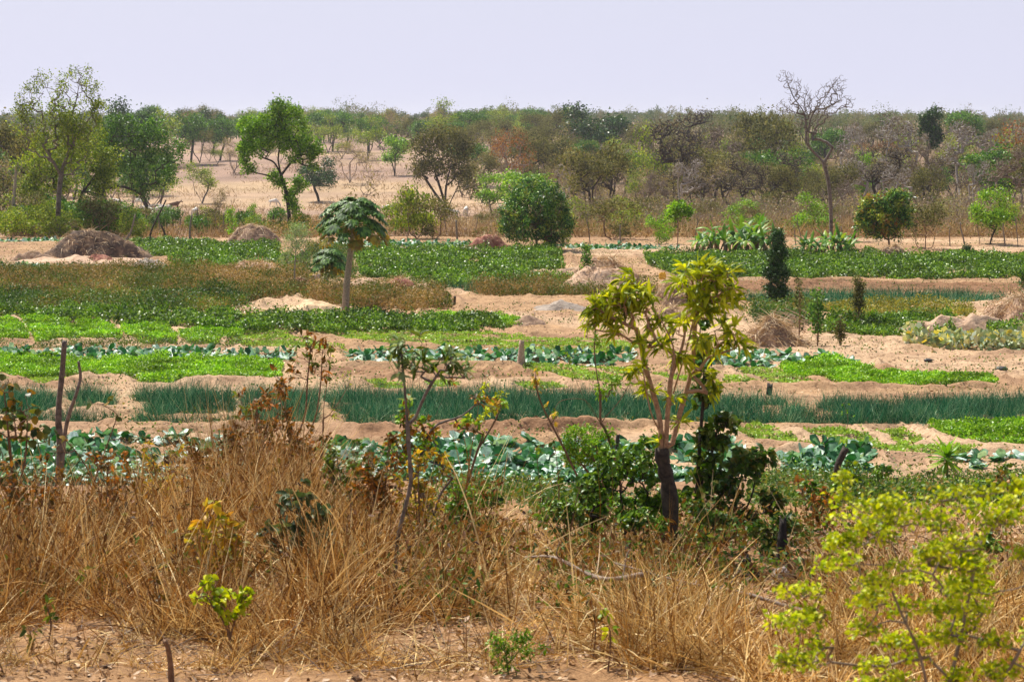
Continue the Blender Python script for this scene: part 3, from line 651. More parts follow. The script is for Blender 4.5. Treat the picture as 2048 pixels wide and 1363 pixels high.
# tall pale tree at left
tree('tall_tree', 'tall pale barked tree with thin yellow green leaves and bare top twigs at the left', 'tree', (118,474),
     [[(118,474),(116,425),(122,350),(135,310)], [(122,350),(105,315,-.5),(75,265,-.8),(50,225,-.5)], [(135,310),(130,260,.5),(105,215,.8),(82,160,.5)], [(135,310),(160,265,-.4),(190,225,-.3),(200,190,0)], [(130,265),(150,210,0),(160,150,.2)]],
     [(82,165,18,25),(60,200,30,30),(45,240,22,35),(125,180,30,40),(165,165,35,35),(185,205,25,40),(125,245,55,45),(165,260,45,45),(90,290,40,30),(150,320,35,30)],
     B['grey'], M['yellowgreen'], topbare=.8, nt=1000, rbase=.17, r0=.010, per=15, spread=.18, size=.15, asp=.45, leaf_on=.95, sides=5)
tree('dark_trunked_tree', 'yellow green tree with a dark forked trunk beside the tall pale tree', 'tree', (150,462),
     [[(150,462),(150,430),(165,385),(172,350)], [(150,440),(130,405,.3),(105,375,.4)], [(165,385),(185,360,0),(195,340,.3)]],
     [(95,330,45,38),(150,300,50,40),(200,310,35,45),(205,365,28,30),(70,380,35,30),(130,370,40,25)],
     B['dark'], M['yellowgreen'], nt=420, rbase=.17, per=26, spread=.25, size=.17, asp=.6)
tree('wide_green_tree', 'wide dark green tree spreading to the right behind the dung heap', 'tree', (203,452),
     [[(203,452),(206,400),(210,360),(222,335)], [(222,335),(260,320,.4),(300,315,0)], [(210,360),(215,300,0),(235,260,0)]],
     [(235,265,42,38),(205,300,30,40),(280,275,35,30),(310,262,28,24),(262,320,50,35),(330,310,40,24),(350,292,25,15),(285,365,32,26),(330,350,28,25),(225,340,25,25),(185,385,25,25)],
     B['dark'], M['green'], nt=620, rbase=.2, per=24, spread=.28, size=.18, asp=.7)
tree('pale_snag', 'broken pale barked trunk with a few sprouts near the left edge', 'tree', (27,470),
     [[(27,470),(25,420),(30,370),(32,338)], [(30,365),(22,348,0),(14,338,0)]], [(38,325,10,10),(20,400,8,12)], B['pale'], M['yellowgreen'], nt=16, rbase=.16, r0=.03, per=10, spread=.2, size=.14)
tree('bright_tree', 'tall bright green tree with an uneven crown in the left middle', 'tree', (576,462),
     [[(576,462),(578,430),(572,385),(562,350),(556,320)], [(562,350),(585,322,.2),(605,310,.2)], [(556,320),(560,280,0),(560,240,0)], [(562,350),(548,325,0),(525,315,0)], [(575,410),(592,385,0)]],
     [(560,222,26,24),(585,240,30,26),(540,250,30,30),(500,258,26,26),(585,280,40,32),(520,290,32,26),(625,295,22,26),(605,310,30,20),(490,305,14,28),(500,330,14,20),(545,352,14,12),(555,365,14,10),(598,370,18,14),(582,395,14,16),(590,415,12,12),(628,325,14,14)],
     B['dark'], M['bright'], nt=700, rbase=.14, per=28, spread=.17, size=.15, asp=.65, depth=.9)
tree('round_mango_tree', 'round glossy mango tree with two trunks near the middle of the back beds', 'tree', (1073,502),
     [[(1073,502),(1073,470),(1070,440)], [(1073,470),(1098,450,0),(1100,430,0)]],
     [(1072,405,60,46),(1035,425,36,40),(1105,430,42,52),(1070,445,58,38),(1020,445,22,26),(1105,478,34,18),(1060,376,40,20),(1130,440,18,38),(1040,470,30,14)],
     B['brown'], [(M['mango'], .86, 'crown'), (M['mango_yel'], .14, 'young_leaves')], nt=640, rbase=.07, per=34, spread=.14, size=.17, asp=.3, up=.2, depth=1.0)
o_ = tree('mango_stem_tree', 'slim second mango stem half hidden under the round mango tree', 'tree', (1099,500),
     [[(1099,500),(1098,480),(1100,460)]], [(1102,470,16,14),(1095,490,8,8)], B['brown'], M['mango'], nt=30, rbase=.05, per=16, spread=.12, size=.17, asp=.3)
tree('reddish_mango_tree', 'mango tree with reddish young leaves at the right behind the banana plants', 'tree', (1779,508),
     [[(1779,508),(1778,485),(1775,460)]],
     [(1765,430,44,30),(1735,440,22,24),(1800,430,22,30),(1770,460,38,18),(1790,395,28,14),(1750,408,26,16)],
     B['brown'], [(M['mango'], .70, 'crown'), (M['mango_red'], .13, 'young_leaves'), (M['mango_yel'], .17, 'yellow_leaves')], nt=460, rbase=.06, per=30, spread=.15, size=.2, asp=.3, up=.2, depth=1.0)
tree('tall_bare_tree', 'tallest leafless tree, forked, reaching high above the horizon on the right', 'tree', (1662,478),
     [[(1662,478),(1662,430),(1658,370),(1648,325)], [(1648,325),(1630,305,.2),(1612,285,0),(1600,262,.3)], [(1648,325),(1665,295,0),(1675,270,0)], [(1645,322),(1622,290,1),(1625,235,.6),(1648,205,.6),(1665,175,.4),(1682,150,0)], [(1612,285),(1612,230,.5),(1590,195,.5),(1575,160,.3),(1570,142,0)],
      [(1600,228),(1580,220,0),(1558,205,0)], [(1640,222),(1672,205,0),(1690,192,0)], [(1660,425),(1680,400,.3),(1700,380,.5)], [(1612,232),(1610,200,.2),(1618,180,.2)]],
     [(1572,152,20,14),(1592,175,28,22),(1612,200,32,26),(1575,212,26,16),(1675,168,24,22),(1660,188,30,28),(1688,203,26,18),(1640,220,36,20),(1600,245,24,18),(1625,240,26,22),(1700,385,14,14),(1675,300,20,20),(1630,270,20,14),(1645,385,14,10)],
     B['grey'], [(M['grey'], .12, 'last_leaves')], nt=1500, rbase=.13, r0=.0085, seg=.28, per=3, spread=.1, size=.09, asp=.4, leaf_on=.5, depth=.8)
tree('leafy_column_tree', 'tall thin forked trunk carrying a narrow dark green leafy column at the right', 'tree', (1858,418),
     [[(1858,418),(1860,380),(1857,340),(1852,312)], [(1852,312),(1862,285,0),(1862,255,0),(1862,235,0)], [(1852,312),(1845,290,0),(1838,265,0)]],
     [(1868,232,16,14),(1862,255,20,16),(1870,275,18,16),(1850,240,10,10),(1860,290,12,8)], B['grey'], M['dark'], nt=190, rbase=.3, r0=.02, per=26, spread=.3, size=.28, asp=.6)
tree('dark_column_shrub', 'dark green columnar shrub standing alone beside the far onion bed', 'shrub', (1552,614),
     [[(1545,614),(1540,590),(1538,550)], [(1550,612),(1556,580,0),(1555,520,0)], [(1553,612),(1568,585,.1),(1566,540,.1)]],
     [(1552,580,22,18),(1552,545,26,26),(1553,510,22,24),(1553,485,16,16),(1556,468,10,8),(1560,595,16,8)], B['dark'], M['dark'], nt=340, rbase=.03, r0=.004, per=28, spread=.09, size=.085, asp=.55, depth=.95)
tree('feathery_sapling', 'pale feathery young tree left of the papayas', 'tree', (590,582),
     [[(590,582),(589,545),(592,500),(594,480)]], [(595,470,30,16),(592,490,32,20),(575,515,16,14),(610,515,16,12),(594,455,16,10)], B['pale'], M['pale'], nt=260, rbase=.035, r0=.004, per=14, spread=.08, size=.07, asp=.4)
# slim saplings among the beds
for bx, by, ty, wd, lf, lab in [(1716,657,560,8,'olive','thin sapling standing in the straw heap on the right'), (1635,690,588,13,'green','leafy sapling in front of the straw heap on the right'),
        (1598,677,560,5,'olive','bare thin sapling at the left side of the right straw heap'), (1172,585,490,8,'green','thin flowering stalk rising in front of the sandy straw heap'), (1354,512,402,22,'bright','small bright crowned tree at the back of the beds near the bananas'),
        (1680,690,640,6,'olive','leaning stick with few leaves right of the leafy sapling'), (462,480,418,13,'bright','bright green sapling in front of the brown heap at back left'), (1934,520,492,9,'dark','small dark bush in the dry grass at the right'),
        (2052,590,545,14,'green','small tree cut by the right edge with orange tips'), (1348,470,400,8,'olive','small twiggy tree behind the beds near the middle')]:
    if lab.startswith('small bright crowned'): cl = [(1360,418,24,14),(1350,428,18,12),(1375,425,12,12)]
    else: cl = [(bx+(ty-by)*0, ty+(by-ty)*f_, wd*(1-.5*abs(f_-.45)), (by-ty)*.15) for f_ in (.1, .3, .5, .72)]
    tree('sapling', lab, 'sapling', (bx, by), [[(bx,by),(bx+2,by-(by-ty)*.5),(bx,ty+4)]], cl, B['brown'], M[lf], nt=60 if wd < 20 else 150, rbase=.03, r0=.004, per=12 if wd > 6 else 4, spread=.09, size=.1 if wd < 20 else .14, asp=.55)

# ---------------- papayas ----------------
def papaya(base, top, R1, label, fruit=False, rb=.13, scale=1., npet=30):
    x0, y0 = at(*base); z0 = H1(x0, y0)-.05; e = empty('papaya_tree', (x0, y0, z0)); t = atd(top[0], top[1], y0)-np.array([x0, y0, z0]); t[1] = 0
    pts = spline([[0, 0, 0], [t[0]*.25, 0, t[2]*.35], [t[0]*.75, 0, t[2]*.75], t], 8); n = len(pts)
    mb = MB(); tube(mb, pts, np.linspace(rb, rb*.55, n)*(1+.04*np.sin(np.arange(n)*2.)), 12, .02); mb.build('trunk', B['papaya'], e, smooth=True)
    pet = MB(); lf = MB(); old = MB()
    for i in range(npet):
        f = i/npet; az = i*2.4; el = 1.2-1.5*f; L = R1*random.uniform(.75, 1.05)*(.75+.35*f)
        d = np.array([math.cos(az)*math.cos(el), math.sin(az)*math.cos(el), math.sin(el)]); st = t+np.array([0, 0, -.30*f]); en = st+d*L+np.array([0, 0, -.12*L])
        mid = st+d*L*.5+np.array([0, 0, .05*L]); tube(pet, spline([st, mid, en], 3), np.linspace(.018, .01, 7)*scale, 5, cap=False)
        h = np.array([d[0], d[1], 0]); h = h/max(np.linalg.norm(h), 1e-6); s = np.array([-h[1], h[0], 0])
        dest = old if f > .86 else lf; fw = nrm(h*1.+np.array([0, 0, -.35-.5*f])); 
        Nn = 9; th = np.linspace(-2.3, 2.3, Nn); D = np.cos(th)[:, None]*fw+np.sin(th)[:, None]*s; D[:, 2] -= .22
        Ll = .50*scale*(1-.28*np.abs(th)/2.3)*random.uniform(.85, 1.15); nz = nrm(np.cross(s, fw)+rs.normal(0, .1, 3)); S = np.cross(D, nz)
        ribbon(dest, np.repeat(en[None], Nn, 0), D, S, Ll, Ll*.42, rnds(Nn, .3, .8), 4, [.25, .75, .95, .6, .05], fold=.12, wav=.02)
        # side lobes
        for sgn in (-1, 1):
            Pm = en+D*Ll[:, None]*.45; D2 = nrm(D+sgn*nrm(S)*.9); ribbon(dest, Pm, D2, np.cross(D2, nz), Ll*.45, Ll*.2, .4, 2, [.7, .8, .05], fold=.1)
    pet.build('leaf_stalks', B['green'], e, smooth=True); lf.build('crown', M['papaya'], e)
    if old.n: old.build('yellow_leaves', M['papaya_old'], e)
    if fruit:
        mb = MB(); u, v = np.meshgrid(np.arange(8)*math.pi/4, np.linspace(-1.5, 1.5, 6), indexing='ij')
        for i in range(9):
            a = i*2.4; c = t+np.array([math.cos(a)*.13, math.sin(a)*.13, -.25-.05*i]); S_ = np.stack([np.cos(u)*np.cos(v), np.sin(u)*np.cos(v), np.sin(v)*1.5], -1)*.085*scale+c
            I, J = np.meshgrid(np.arange(8), np.arange(5), indexing='ij'); mb.add(S_.reshape(-1, 3), Q=np.stack([I*6+J, ((I+1) % 8)*6+J, ((I+1) % 8)*6+J+1, I*6+J+1], -1).reshape(-1, 4), rq=.3)
        mb.build('fruit', M['papaya'], e, smooth=True)
    # dead hanging leaves
    mb = MB(); n = 14; a = rs.rand(n)*6.28; P = t+np.stack([np.cos(a)*.3, np.sin(a)*.3, rnds(n, -.5, -.25)], -1)*1.; D = np.stack([np.cos(a)*.5, np.sin(a)*.5, -np.ones(n)], -1); S = rdir(n)
    ribbon(mb, P, D, S, rnds(n, .3, .6)*scale, .2*scale, .5, 3, [.2, 1, .8, .1], wav=.08); mb.build('hanging_leaves', M['papaya_old'], e)
    return tag(e, label, 'papaya tree')
papaya((690,634), (708,436), 1.32, 'tall papaya tree with a thick pale leaning trunk and drooping crown', rb=.15, npet=58)
papaya((650,586), (658,515), .75, 'shorter papaya tree with fruit under its crown, left of the tall papaya', True, .11, .85, 26)

# ---------------- bananas ----------------
def banana_proto(seed):
    e = empty('banana_plant', (0, 0, 0)); mb = MB(); tube(mb, [[0, 0, 0], [.02, 0, .5], [.05, .02, 1.0]], [.12, .10, .07], 9, .03); mb.build('stem', B['post'], e, smooth=True)
    n = 14; a = np.arange(n)*2.4+seed; el = rnds(n, .4, 1.45); D = np.stack([np.cos(a)*np.cos(el), np.sin(a)*np.cos(el), np.sin(el)], -1); S = np.stack([-np.sin(a), np.cos(a), 0*a], -1)
    P = np.tile([.05, .02, .9], (n, 1))+D*.1; mb = MB(); ribbon(mb, P, D, S, rnds(n, .9, 1.55), rnds(n, .2, .32), rnds(n, .5, 3.2), 8, [.15, .7, 1, 1.05, 1, .95, .8, .5, .05], fold=.22, wav=.012); mb.build('leaves', M['banana'], e)
    n = 5; a = rs.rand(n)*6.28; mb = MB(); ribbon(mb, np.tile([.05, 0, .85], (n, 1)), np.stack([np.cos(a), np.sin(a), .2+0*a], -1), np.stack([-np.sin(a), np.cos(a), 0*a], -1), .9, .18, 5., 6, [.2, .8, 1, .9, .7, .4, .1], fold=.3, wav=.05); mb.build('dry_leaves', M['banana_dry'], e)
    return Proto(e, 2.2)
ordn = ['first','second','third','fourth','fifth','sixth','seventh','eighth','ninth','tenth','eleventh','twelfth']
bp = [banana_proto(i) for i in range(3)]
for px, py, s_ in [(1405,506,.85),(1432,508,1.15),(1450,512,1.0),(1468,510,1.25),(1490,514,1.1),(1508,512,1.2),(1528,514,1.05),(1548,512,.9),(1420,512,.9),(1482,504,1.3),(1515,505,1.1),(1395,502,.7)]:
    x, y = at(px, py); random.choice(bp).put((x, y, H1(x, y)-.03), random.uniform(0, 6.28), s_*.85, 'banana plant in the taller clump, '+ordn[sorted([1405,1432,1450,1468,1490,1508,1528,1548,1420,1482,1515,1395]).index(px)]+' from its left end', 'banana plant', 'banana plants of the taller left clump')
for px, py, s_ in [(1606,515,.75),(1622,516,.8),(1640,517,.7),(1662,516,.85),(1680,516,.9),(1698,514,.75),(1650,511,.8),(1690,510,.7)]:
    x, y = at(px, py); random.choice(bp).put((x, y, H1(x, y)-.03), random.uniform(0, 6.28), s_*.9, 'banana plant in the lower clump beside the reddish mango, '+ordn[sorted([1606,1622,1640,1662,1680,1698,1650,1690]).index(px)]+' from its left end', 'banana plant', 'banana plants of the lower right clump')

# ---------------- woodland prototypes ----------------
def wood_proto(name, h, crown, bark, leaf, nt, per, size, trunks=1, leaf_on=1., spread=.35, r0=.015, rb=.16, asp=.6, low=.35, sides=4, seg=.55):
    O = np.zeros(3); limbs = []
    for i in range(trunks):
        a = i*2.3+random.random(); dx, dy = math.cos(a), math.sin(a); t = .12*h if trunks == 1 else .2*h
        q = np.array([[0, 0, 0], [dx*t*.3, dy*t*.3, h*low*.5], [dx*t*.8, dy*t*.8, h*low], [dx*t, dy*t, h*(low+.2)]])
        limbs.append(q if i == 0 else np.vstack([[0, 0, .05], q[1:]]))
    T = []; rx = crown
    nb = random.randint(6, 9)
    for i in range(nb):
        a = i*2.4; rr = rx*random.uniform(.35, .75); zz = h*random.uniform(low+.12, .86); c = [math.cos(a)*rr*math.sqrt(max(.15, 1-((zz/h-.6)/.5)**2)), math.sin(a)*rr, zz]
        s = rx*random.uniform(.32, .5); T.append(ell(c, (s, s, s*.7), nt//nb))
    T = np.concatenate(T); N, par, rad, tips = grow(limbs, T, seg, rbase=rb, r0=r0)
    e = empty(name, (0, 0, 0)); mb = MB(); i = np.arange(1, len(N)); frusta(mb, N[par[i]], N[i], np.minimum(rad[par[i]], rad[i]*1.4+.003), rad[i], sides); mb.build('trunk', bark, e, smooth=True)
    if leaf is not None:
        tp = tips[rs.rand(len(tips)) < leaf_on]; C = np.concatenate([N[tp], (N[tp]+N[par[tp]])/2]); mb = MB(); scatter_leaves(mb, C, int(per*1.7), spread, size*1.1, asp, .5); mb.build('crown', leaf, e)
    return Proto(e, h)
WP = {
 'bare': [wood_proto('bare_tree', 8.5, 2.1, [B['silver'], B['twig'], B['dark']][_], M['grey'], 700, 2, .16, 2, .8, .3, .026, .15) for _ in range(3)],
 'twiggy': [wood_proto('twiggy_tree', 6, 2.6, B['twig'], M['tan'], 460, 4, .13, 3, .7, .3, .010, .10, low=.25) for _ in range(2)],
 'olive': [wood_proto('olive_green_tree', 6, 2.7, B['dark'], M['olive'], 300, 14, .16, 3, .95, .3, .012, .12, low=.25) for _ in range(3)],
 'green': [wood_proto('green_tree', 7, 2.6, B['dark'], M['green'], 280, 16, .2, 1, 1, .32, .014, .17, low=.35) for _ in range(3)],
 'dark': [wood_proto('dark_green_tree', 7, 2.6, B['dark'], M['dark'], 300, 18, .2, 1, 1, .32, .014, .2, low=.3)],
 'yellow': [wood_proto('yellow_green_tree', 6, 2.3, B['grey'], M['yellowgreen'], 260, 10, .16, 2, .9, .32, .012, .12, low=.3) for _ in range(2)],
 'bright': [wood_proto('bright_green_tree', 5, 2.0, B['dark'], M['bright'], 240, 14, .17, 2, 1, .26, .012, .09, low=.3) for _ in range(2)],
 'rust': [wood_proto('rust_brown_tree', 6, 2.3, B['twig'], M['rust'], 280, 6, .15, 2, .8, .3, .011, .12)],
 'bush_o': [wood_proto('olive_bush', 2.6, 1.5, B['brown'], M['olive'], 150, 12, .11, 4, .95, .16, .007, .04, low=.12, seg=.3) for _ in range(2)],
 'bush_y': [wood_proto('yellow_green_bush', 2.2, 1.2, B['brown'], M['yellowgreen'], 130, 12, .11, 4, 1, .16, .007, .03, low=.12, seg=.3) for _ in range(2)],
 'bush_b': [wood_proto('bright_green_bush', 2.8, 1.4, B['brown'], M['bright'], 190, 16, .10, 4, 1, .15, .007, .035, low=.1, seg=.3) for _ in range(2)],
 'bush_t': [wood_proto('dry_twig_bush', 2.2, 1.3, B['twig'], M['tan'], 240, 3, .09, 5, .4, .12, .006, .025, low=.1, seg=.28) for _ in range(2)],
 'bush_g': [wood_proto('dark_green_bush', 1.8, 1.1, B['brown'], M['green'], 140, 16, .10, 4, 1, .14, .007, .03, low=.1, seg=.3)],
}
def plant(kind, px, base, top, label, group=None, wid=1., cat=None, i=None):
    x, y = at(px, base); pr = WP[kind]; p = pr[i] if i is not None else random.choice(pr); h = (base-top)/F*y; s = h/(p.h*.97)
    return p.put((x, y, H1(x, y)-.08), random.uniform(0, 6.28), (s*wid, s*wid, s), label, cat or ('bush' if 'bush' in kind else 'tree'), group)
for a in [  # kind, px, base, top, label, width
 ('olive',30,452,245,'brownish olive tree at the left edge behind the pale snag',.8),('green',5,430,300,'green tree cut off by the left edge',.8),
 ('dark',262,348,198,'tall dark bluish green tree rising behind the wide green tree',.9),('yellow',325,335,218,'pale green tree on the horizon right of the tall bluish green tree',1),('green',382,330,222,'light green tree on the horizon above the clearing, left of the yellow tree',.9),
 ('yellow',404,405,318,'small round yellow green tree alone in the straw clearing',1.0),('tan' if 0 else 'twiggy',468,352,280,'tan leafed tree at the far side of the clearing left of the bright green tree',1.),('olive',400,325,250,'olive tree at the far edge of the clearing, left part',1.),
 ('green',440,320,232,'dark green tree on the horizon just left of the bright green tree',1.),('green',665,300,218,'broad green tree on the horizon right of the bright green tree',1.3),('yellow',735,322,236,'yellow green tree with a leaning trunk in the clearing right of the bright green tree',1.),
 ('twiggy',700,372,285,'tan yellow tree right of the dark green bush tree in the clearing',1.),('dark',638,402,312,'dark green bushy tree between the bright green tree and the papaya',1.05),('bright',790,355,272,'bright green tree left of the big olive tree',1.1),
 ('yellow',885,300,198,'pale green tree with an open top standing highest on the horizon near the middle',1.),('rust',1025,410,258,'rusty orange brown tree right of the big olive tree',.8),('olive',1065,405,262,'olive tree behind the round mango tree, right of the rusty one',.8),
 ('dark',1188,335,205,'dense dark green tree top rising above the woods right of the middle',1.3),('olive',1195,450,285,'broad olive green tree right of the round mango tree',1.),('bright',1045,440,338,'bright green bushy tree directly behind the round mango tree',1.5),('bright',985,432,348,'bright green bush tree at the left shoulder of the round mango tree',1.),
 ('olive',1100,400,270,'olive tree in the woods above the round mango tree',.9),('yellow',1315,425,250,'yellow green topped tree in the middle of the right woods',.8),('bare',1345,438,215,'bare dark limbed tree in the right woods left of the black trunk',1.),('bare',1437,432,228,'black trunked bare tree in the right woods',1.),
 ('bare',1390,400,202,'tall thin bare tree on the skyline of the right woods',1.),('olive',1520,425,226,'olive tree on the skyline left of the tallest leafless tree',.8),('yellow',1598,425,288,'yellow green tree left of the trunk of the tallest leafless tree',.9),('green',1660,360,252,'green tree behind the fork of the tallest leafless tree',1.),
 ('bright',1725,428,305,'lopped stubby tree with bright green sprouts right of the tallest leafless tree',.45),('bare',1748,430,320,'pale lopped tree with curved trunk beside the stubby green one',.6),('bare',1790,420,216,'bare tree on the skyline between the stubby tree and the leafy column tree',1.),
 ('bare',1925,430,228,'bare greyish tree right of the leafy column tree',1.),('yellow',1985,425,268,'yellow green tree with orange tinge near the right edge',1.),('rust',2045,430,240,'dark brown tree cut by the right edge',1.),('bare',1700,405,240,'grey bare tree just right of the tallest leafless tree',.8),
 ('green',1925,330,222,'rounded green tree top on the right skyline',1.),('bright',1980,490,378,'bright green young tree at right behind the dry grass',1.),('bush_b',1498,462,400,'bright green feathery bush behind the left banana clump',1.5),('bush_b',1618,470,386,'bright green bush left of the trunk of the tallest leafless tree',1.2),
 ('bush_b',1325,490,420,'small green bush right of the middle near the grazing cattle',1.),('bush_o',1225,480,395,'olive bush with dark stems right of the round mango tree',1.2),('bush_g',1535,435,382,'small round grey green bush among the right woods',.8),
 ('bush_y',835,478,350,'tall yellowish shrub below the big olive tree, left one',.7),('bush_y',795,470,385,'yellowish shrub just right of the papaya crown',.8),('bush_o',870,480,392,'olive brown shrub below the big olive tree, right one',.9),('twiggy',815,478,365,'thin twiggy tree between the papaya and the big olive tree',.5),
 ('bush_o',1850,500,405,'grey green twiggy bush right of the reddish mango tree',1.1),('bush_y',245,455,415,'small yellow green bush in front of the white cattle at left',1.),('bush_y',270,478,420,'yellow bush beside the bent stick behind the dung heap',.9),('bush_b',500,455,405,'green bush with bright leaves at the left foot of the bright green tree',.8),
 ('twiggy',440,470,370,'thin brown sapling with few leaves in front of the clearing',.5),('bush_t',720,455,340,'dry orange brown bush behind the tall papaya crown',.8),
]:
    plant(a[0], a[1], a[2], a[3], a[4], wid=a[5])
tree('big_olive_tree', 'big spreading olive green tree with many dark stems standing over the cattle', 'tree', (893,436),
     [[(893,436),(890,410),(880,375),(865,330)], [(893,425),(905,395,.5),(925,355,.5),(940,325,1)], [(890,415),(893,370,-.6),(905,320,-.6)], [(888,410),(868,385,.8),(845,350,1)]],
     [(850,300,34,34),(890,275,34,26),(925,300,30,28),(865,335,40,28),(915,345,36,26),(900,305,36,30),(838,335,22,22),(915,270,14,16),(935,380,20,16),(865,280,22,18)],
     B['dark'], M['olive'], nt=620, rbase=.3, r0=.014, per=18, spread=.4, size=.24, asp=.6)
# random fill of the woods, every tree an object
def fill(n, pxr, dr, kinds, hr, label, group, minsep=3.5, cat='tree', wid=(.85, 1.2), bins=None, split=None):
    """bins: [(px limit, landmark words)], split: distance that parts the front rows from the back rows"""
    pts = []; tries = 0; out = 0
    while out < n and tries < n*30:
        tries += 1; d = math.sqrt(random.uniform(dr[0]**2, dr[1]**2)); px = random.uniform(*pxr); x = (px-1024)/F*d
        if any((x-a)**2+(d-b)**2 < minsep**2 for a, b in pts): continue
        kk = random.choices([k for k, _ in kinds], [w_ for _, w_ in kinds])[0]; p = random.choice(WP[kk]); tall = random.random()*(.25 if 1570 < px < 1700 else 1.); h = (hr[0]+(hr[1]-hr[0])*tall)*(1 if 'bush' not in kk else .38); s = h/p.h; ws = s*random.uniform(*wid)
        nm = p.o.name.split('.')[0].replace('_', ' '); lb = label
        if bins:
            for lim, wd_ in bins:
                if px < lim: lb = wd_; break
        row = '' if not split else ('front ' if d < split else 'back ')
        sz = 'tall' if tall > .66 else 'low' if tall < .33 else 'middling'
        p.put((x, d, H1(x, d)-.1), random.uniform(0, 6.28), (ws, ws, s), '%s %s%s %s' % (sz, row, nm, lb), cat if 'bush' not in kk else 'bush', '%s %s%s %s' % (sz, row, nm+('es' if nm.endswith('sh') else 's'), lb)); pts.append((x, d)); out += 1
FB = [(110, 'at the left fence, left of the tall pale tree'),(230, 'at the left fence behind the dung heap'),(330, 'at the left fence before the white herd'),(430, 'at the left fence behind the leafy bed'),(3000, 'at the left fence beside the brown heap')]
TB = [(30, 'in the thicket at the far left edge'),(90, 'in the thicket left of the tall pale tree'),(150, 'in the thicket round the tall pale trunk'),(3000, 'in the thicket right of the tall pale trunk')]
RB = [(1270,'in the woods right of the round mango tree'),(1420,'in the woods left of the black trunked bare tree'),(1540,'in the woods just right of the black trunked bare tree'),(1660,'in the woods left of the tallest leafless tree'),(1760,'in the woods right of the tallest leafless tree'),(1860,'in the woods left of the leafy column tree'),(1960,'in the woods right of the leafy column tree'),(3000,'in the woods at the right edge')]
CB = [(480,'far across the clearing left of the bright green tree'),(660,'far across the clearing behind the bright green tree'),(820,'far across the clearing above the papaya'),(3000,'far across the clearing behind the big olive tree')]
GB = [(1320,'in the dry scrub right of the round mango tree'),(1560,'in the dry scrub behind the taller banana clump'),(1730,'in the dry scrub behind the lower banana clump'),(1860,'in the dry scrub behind the reddish mango'),(3000,'in the dry scrub at the right edge')]
LB = [(120,'in the woods left of the tall pale tree'),(3000,'in the woods behind the wide green tree')]
fill(262, (1120, 2280), (195, 440), [('bare', 9), ('twiggy', 4), ('olive', 2.2), ('yellow', 1.3), ('green', .8), ('rust', .12)], (5.6, 9.6), 'in the crowded woods of the right half', 'in the crowded right woods', 4.4, bins=RB, split=320)
fill(40, (900, 1180), (300, 450), [('bare', 2), ('olive', 3), ('twiggy', 2), ('green', 1)], (5.5, 8), 'in the woods behind the round mango tree', 'in the woods behind the round mango tree', 5)
fill(64, (-420, 340), (225, 440), [('olive', 3), ('green', 2.5), ('twiggy', 2), ('yellow', 1.5)], (6, 8.5), 'in the woods at the left, behind the tall pale tree', 'in the woods at far left', 6, bins=LB, split=320)
fill(120, (230, 1150), (455, 640), [('green', 3), ('yellow', 2), ('olive', 2), ('twiggy', 2.), ('dark', .8)], (6, 10.5), 'along the far edge of the open clearing', 'along the far edge of the clearing', 8, bins=CB, split=520)
fill(9, (420, 800), (360, 440), [('twiggy', 3), ('yellow', 1)], (4, 6), 'scattered inside the open clearing', 'scattered inside the clearing', 12)
fill(80, (1130, 2150), (136, 215), [('bush_t', 5), ('bush_o', 2), ('bush_y', .8), ('bush_b', .5)], (4.5, 8), 'in the dry grass between the beds and the right woods', 'in the dry grass before the right woods', 2.2, bins=GB)
fill(74, (-300, 620), (129, 156), [('bush_o', 2), ('bush_y', 2), ('bush_g', 2), ('bush_t', 3)], (2.5, 5), 'along the fence line at the left back', 'along the left fence line', 1.6, bins=FB)
fill(20, (690, 1010), (135, 175), [('bush_o', 2), ('bush_t', 3)], (3, 5), 'along the fence line between the papaya and the mango', 'along the middle fence line', 2)
fill(26, (-60, 240), (127, 142), [('bush_o', 2), ('bush_g', 1.5), ('bush_y', 1)], (5, 8), 'under the tall pale tree at the left', 'under the tall pale tree', 1.3, bins=TB)

# far woods: one mass that nobody could count
def far_woods():
    mb = MB(); n = 5900; d = np.sqrt(rs.uniform(560**2, 2600**2, n)); d = np.where(rs.rand(n) < .6, rnds(n, 440, 1100), d); u = rnds(n, -.42, .42); k = (d > 520) | (u > .03) | (u < -.19); d = d[k]; u = u[k]; n = len(d); x = u*d; z = Hbase(x, d)
    h = (3.2+5.2*sstep(.3, .75, fbm(u*28, d*.004, 68, 3)))*rnds(n, .8, 1.15)+(rs.rand(n) < .07)*3.5; cr = h*rnds(n, .35, .55); kind = rs.rand(n)**np.where(u > .02, .8, 1.3)
    m = 130; nb_ = 8; sub_ = rdir(n*nb_)*(.35+.4*rs.rand(n*nb_, 1)); v = sub_[(np.repeat(np.arange(n), m)*nb_+rs.randint(0, nb_, n*m))]+rs.normal(0, .16, (n*m, 3)); C = np.stack([np.repeat(x, m), np.repeat(d, m), np.repeat(z+h*.62, m)], -1)+v*np.stack([np.repeat(cr, m), np.repeat(cr, m), np.repeat(h*.38, m)], -1)
    # lumps
    C[:, 0] += rs.normal(0, .12, n*m); s = rnds(n*m, .5, 1.)*np.repeat(np.clip(d/1200, .35, 1.4), m)
    kites(mb, C, rdir(n*m), rdir(n*m, .6), s, s*.8, np.clip(np.repeat(kind, m)+rs.normal(0, .06, n*m), 0, 1))
    A = np.stack([x, d, z], -1); frusta(mb, A, A+np.stack([0*x, 0*x, h*.6], -1), .2+0*x, .12+0*x, 4)
    mat = leafmat('far_wood_leaf', [L_(.06, .11, .035), L_(.12, .17, .05), L_(.23, .19, .13), L_(.19, .22, .07), L_(.06, .11, .04)], rough=1., spec=0., trans=.2, nscale=.02, var=.25)
    tag(mb.build('far_woods', mat), 'hazy mixed woods running along the whole horizon', 'woods', kind='stuff')
far_woods()

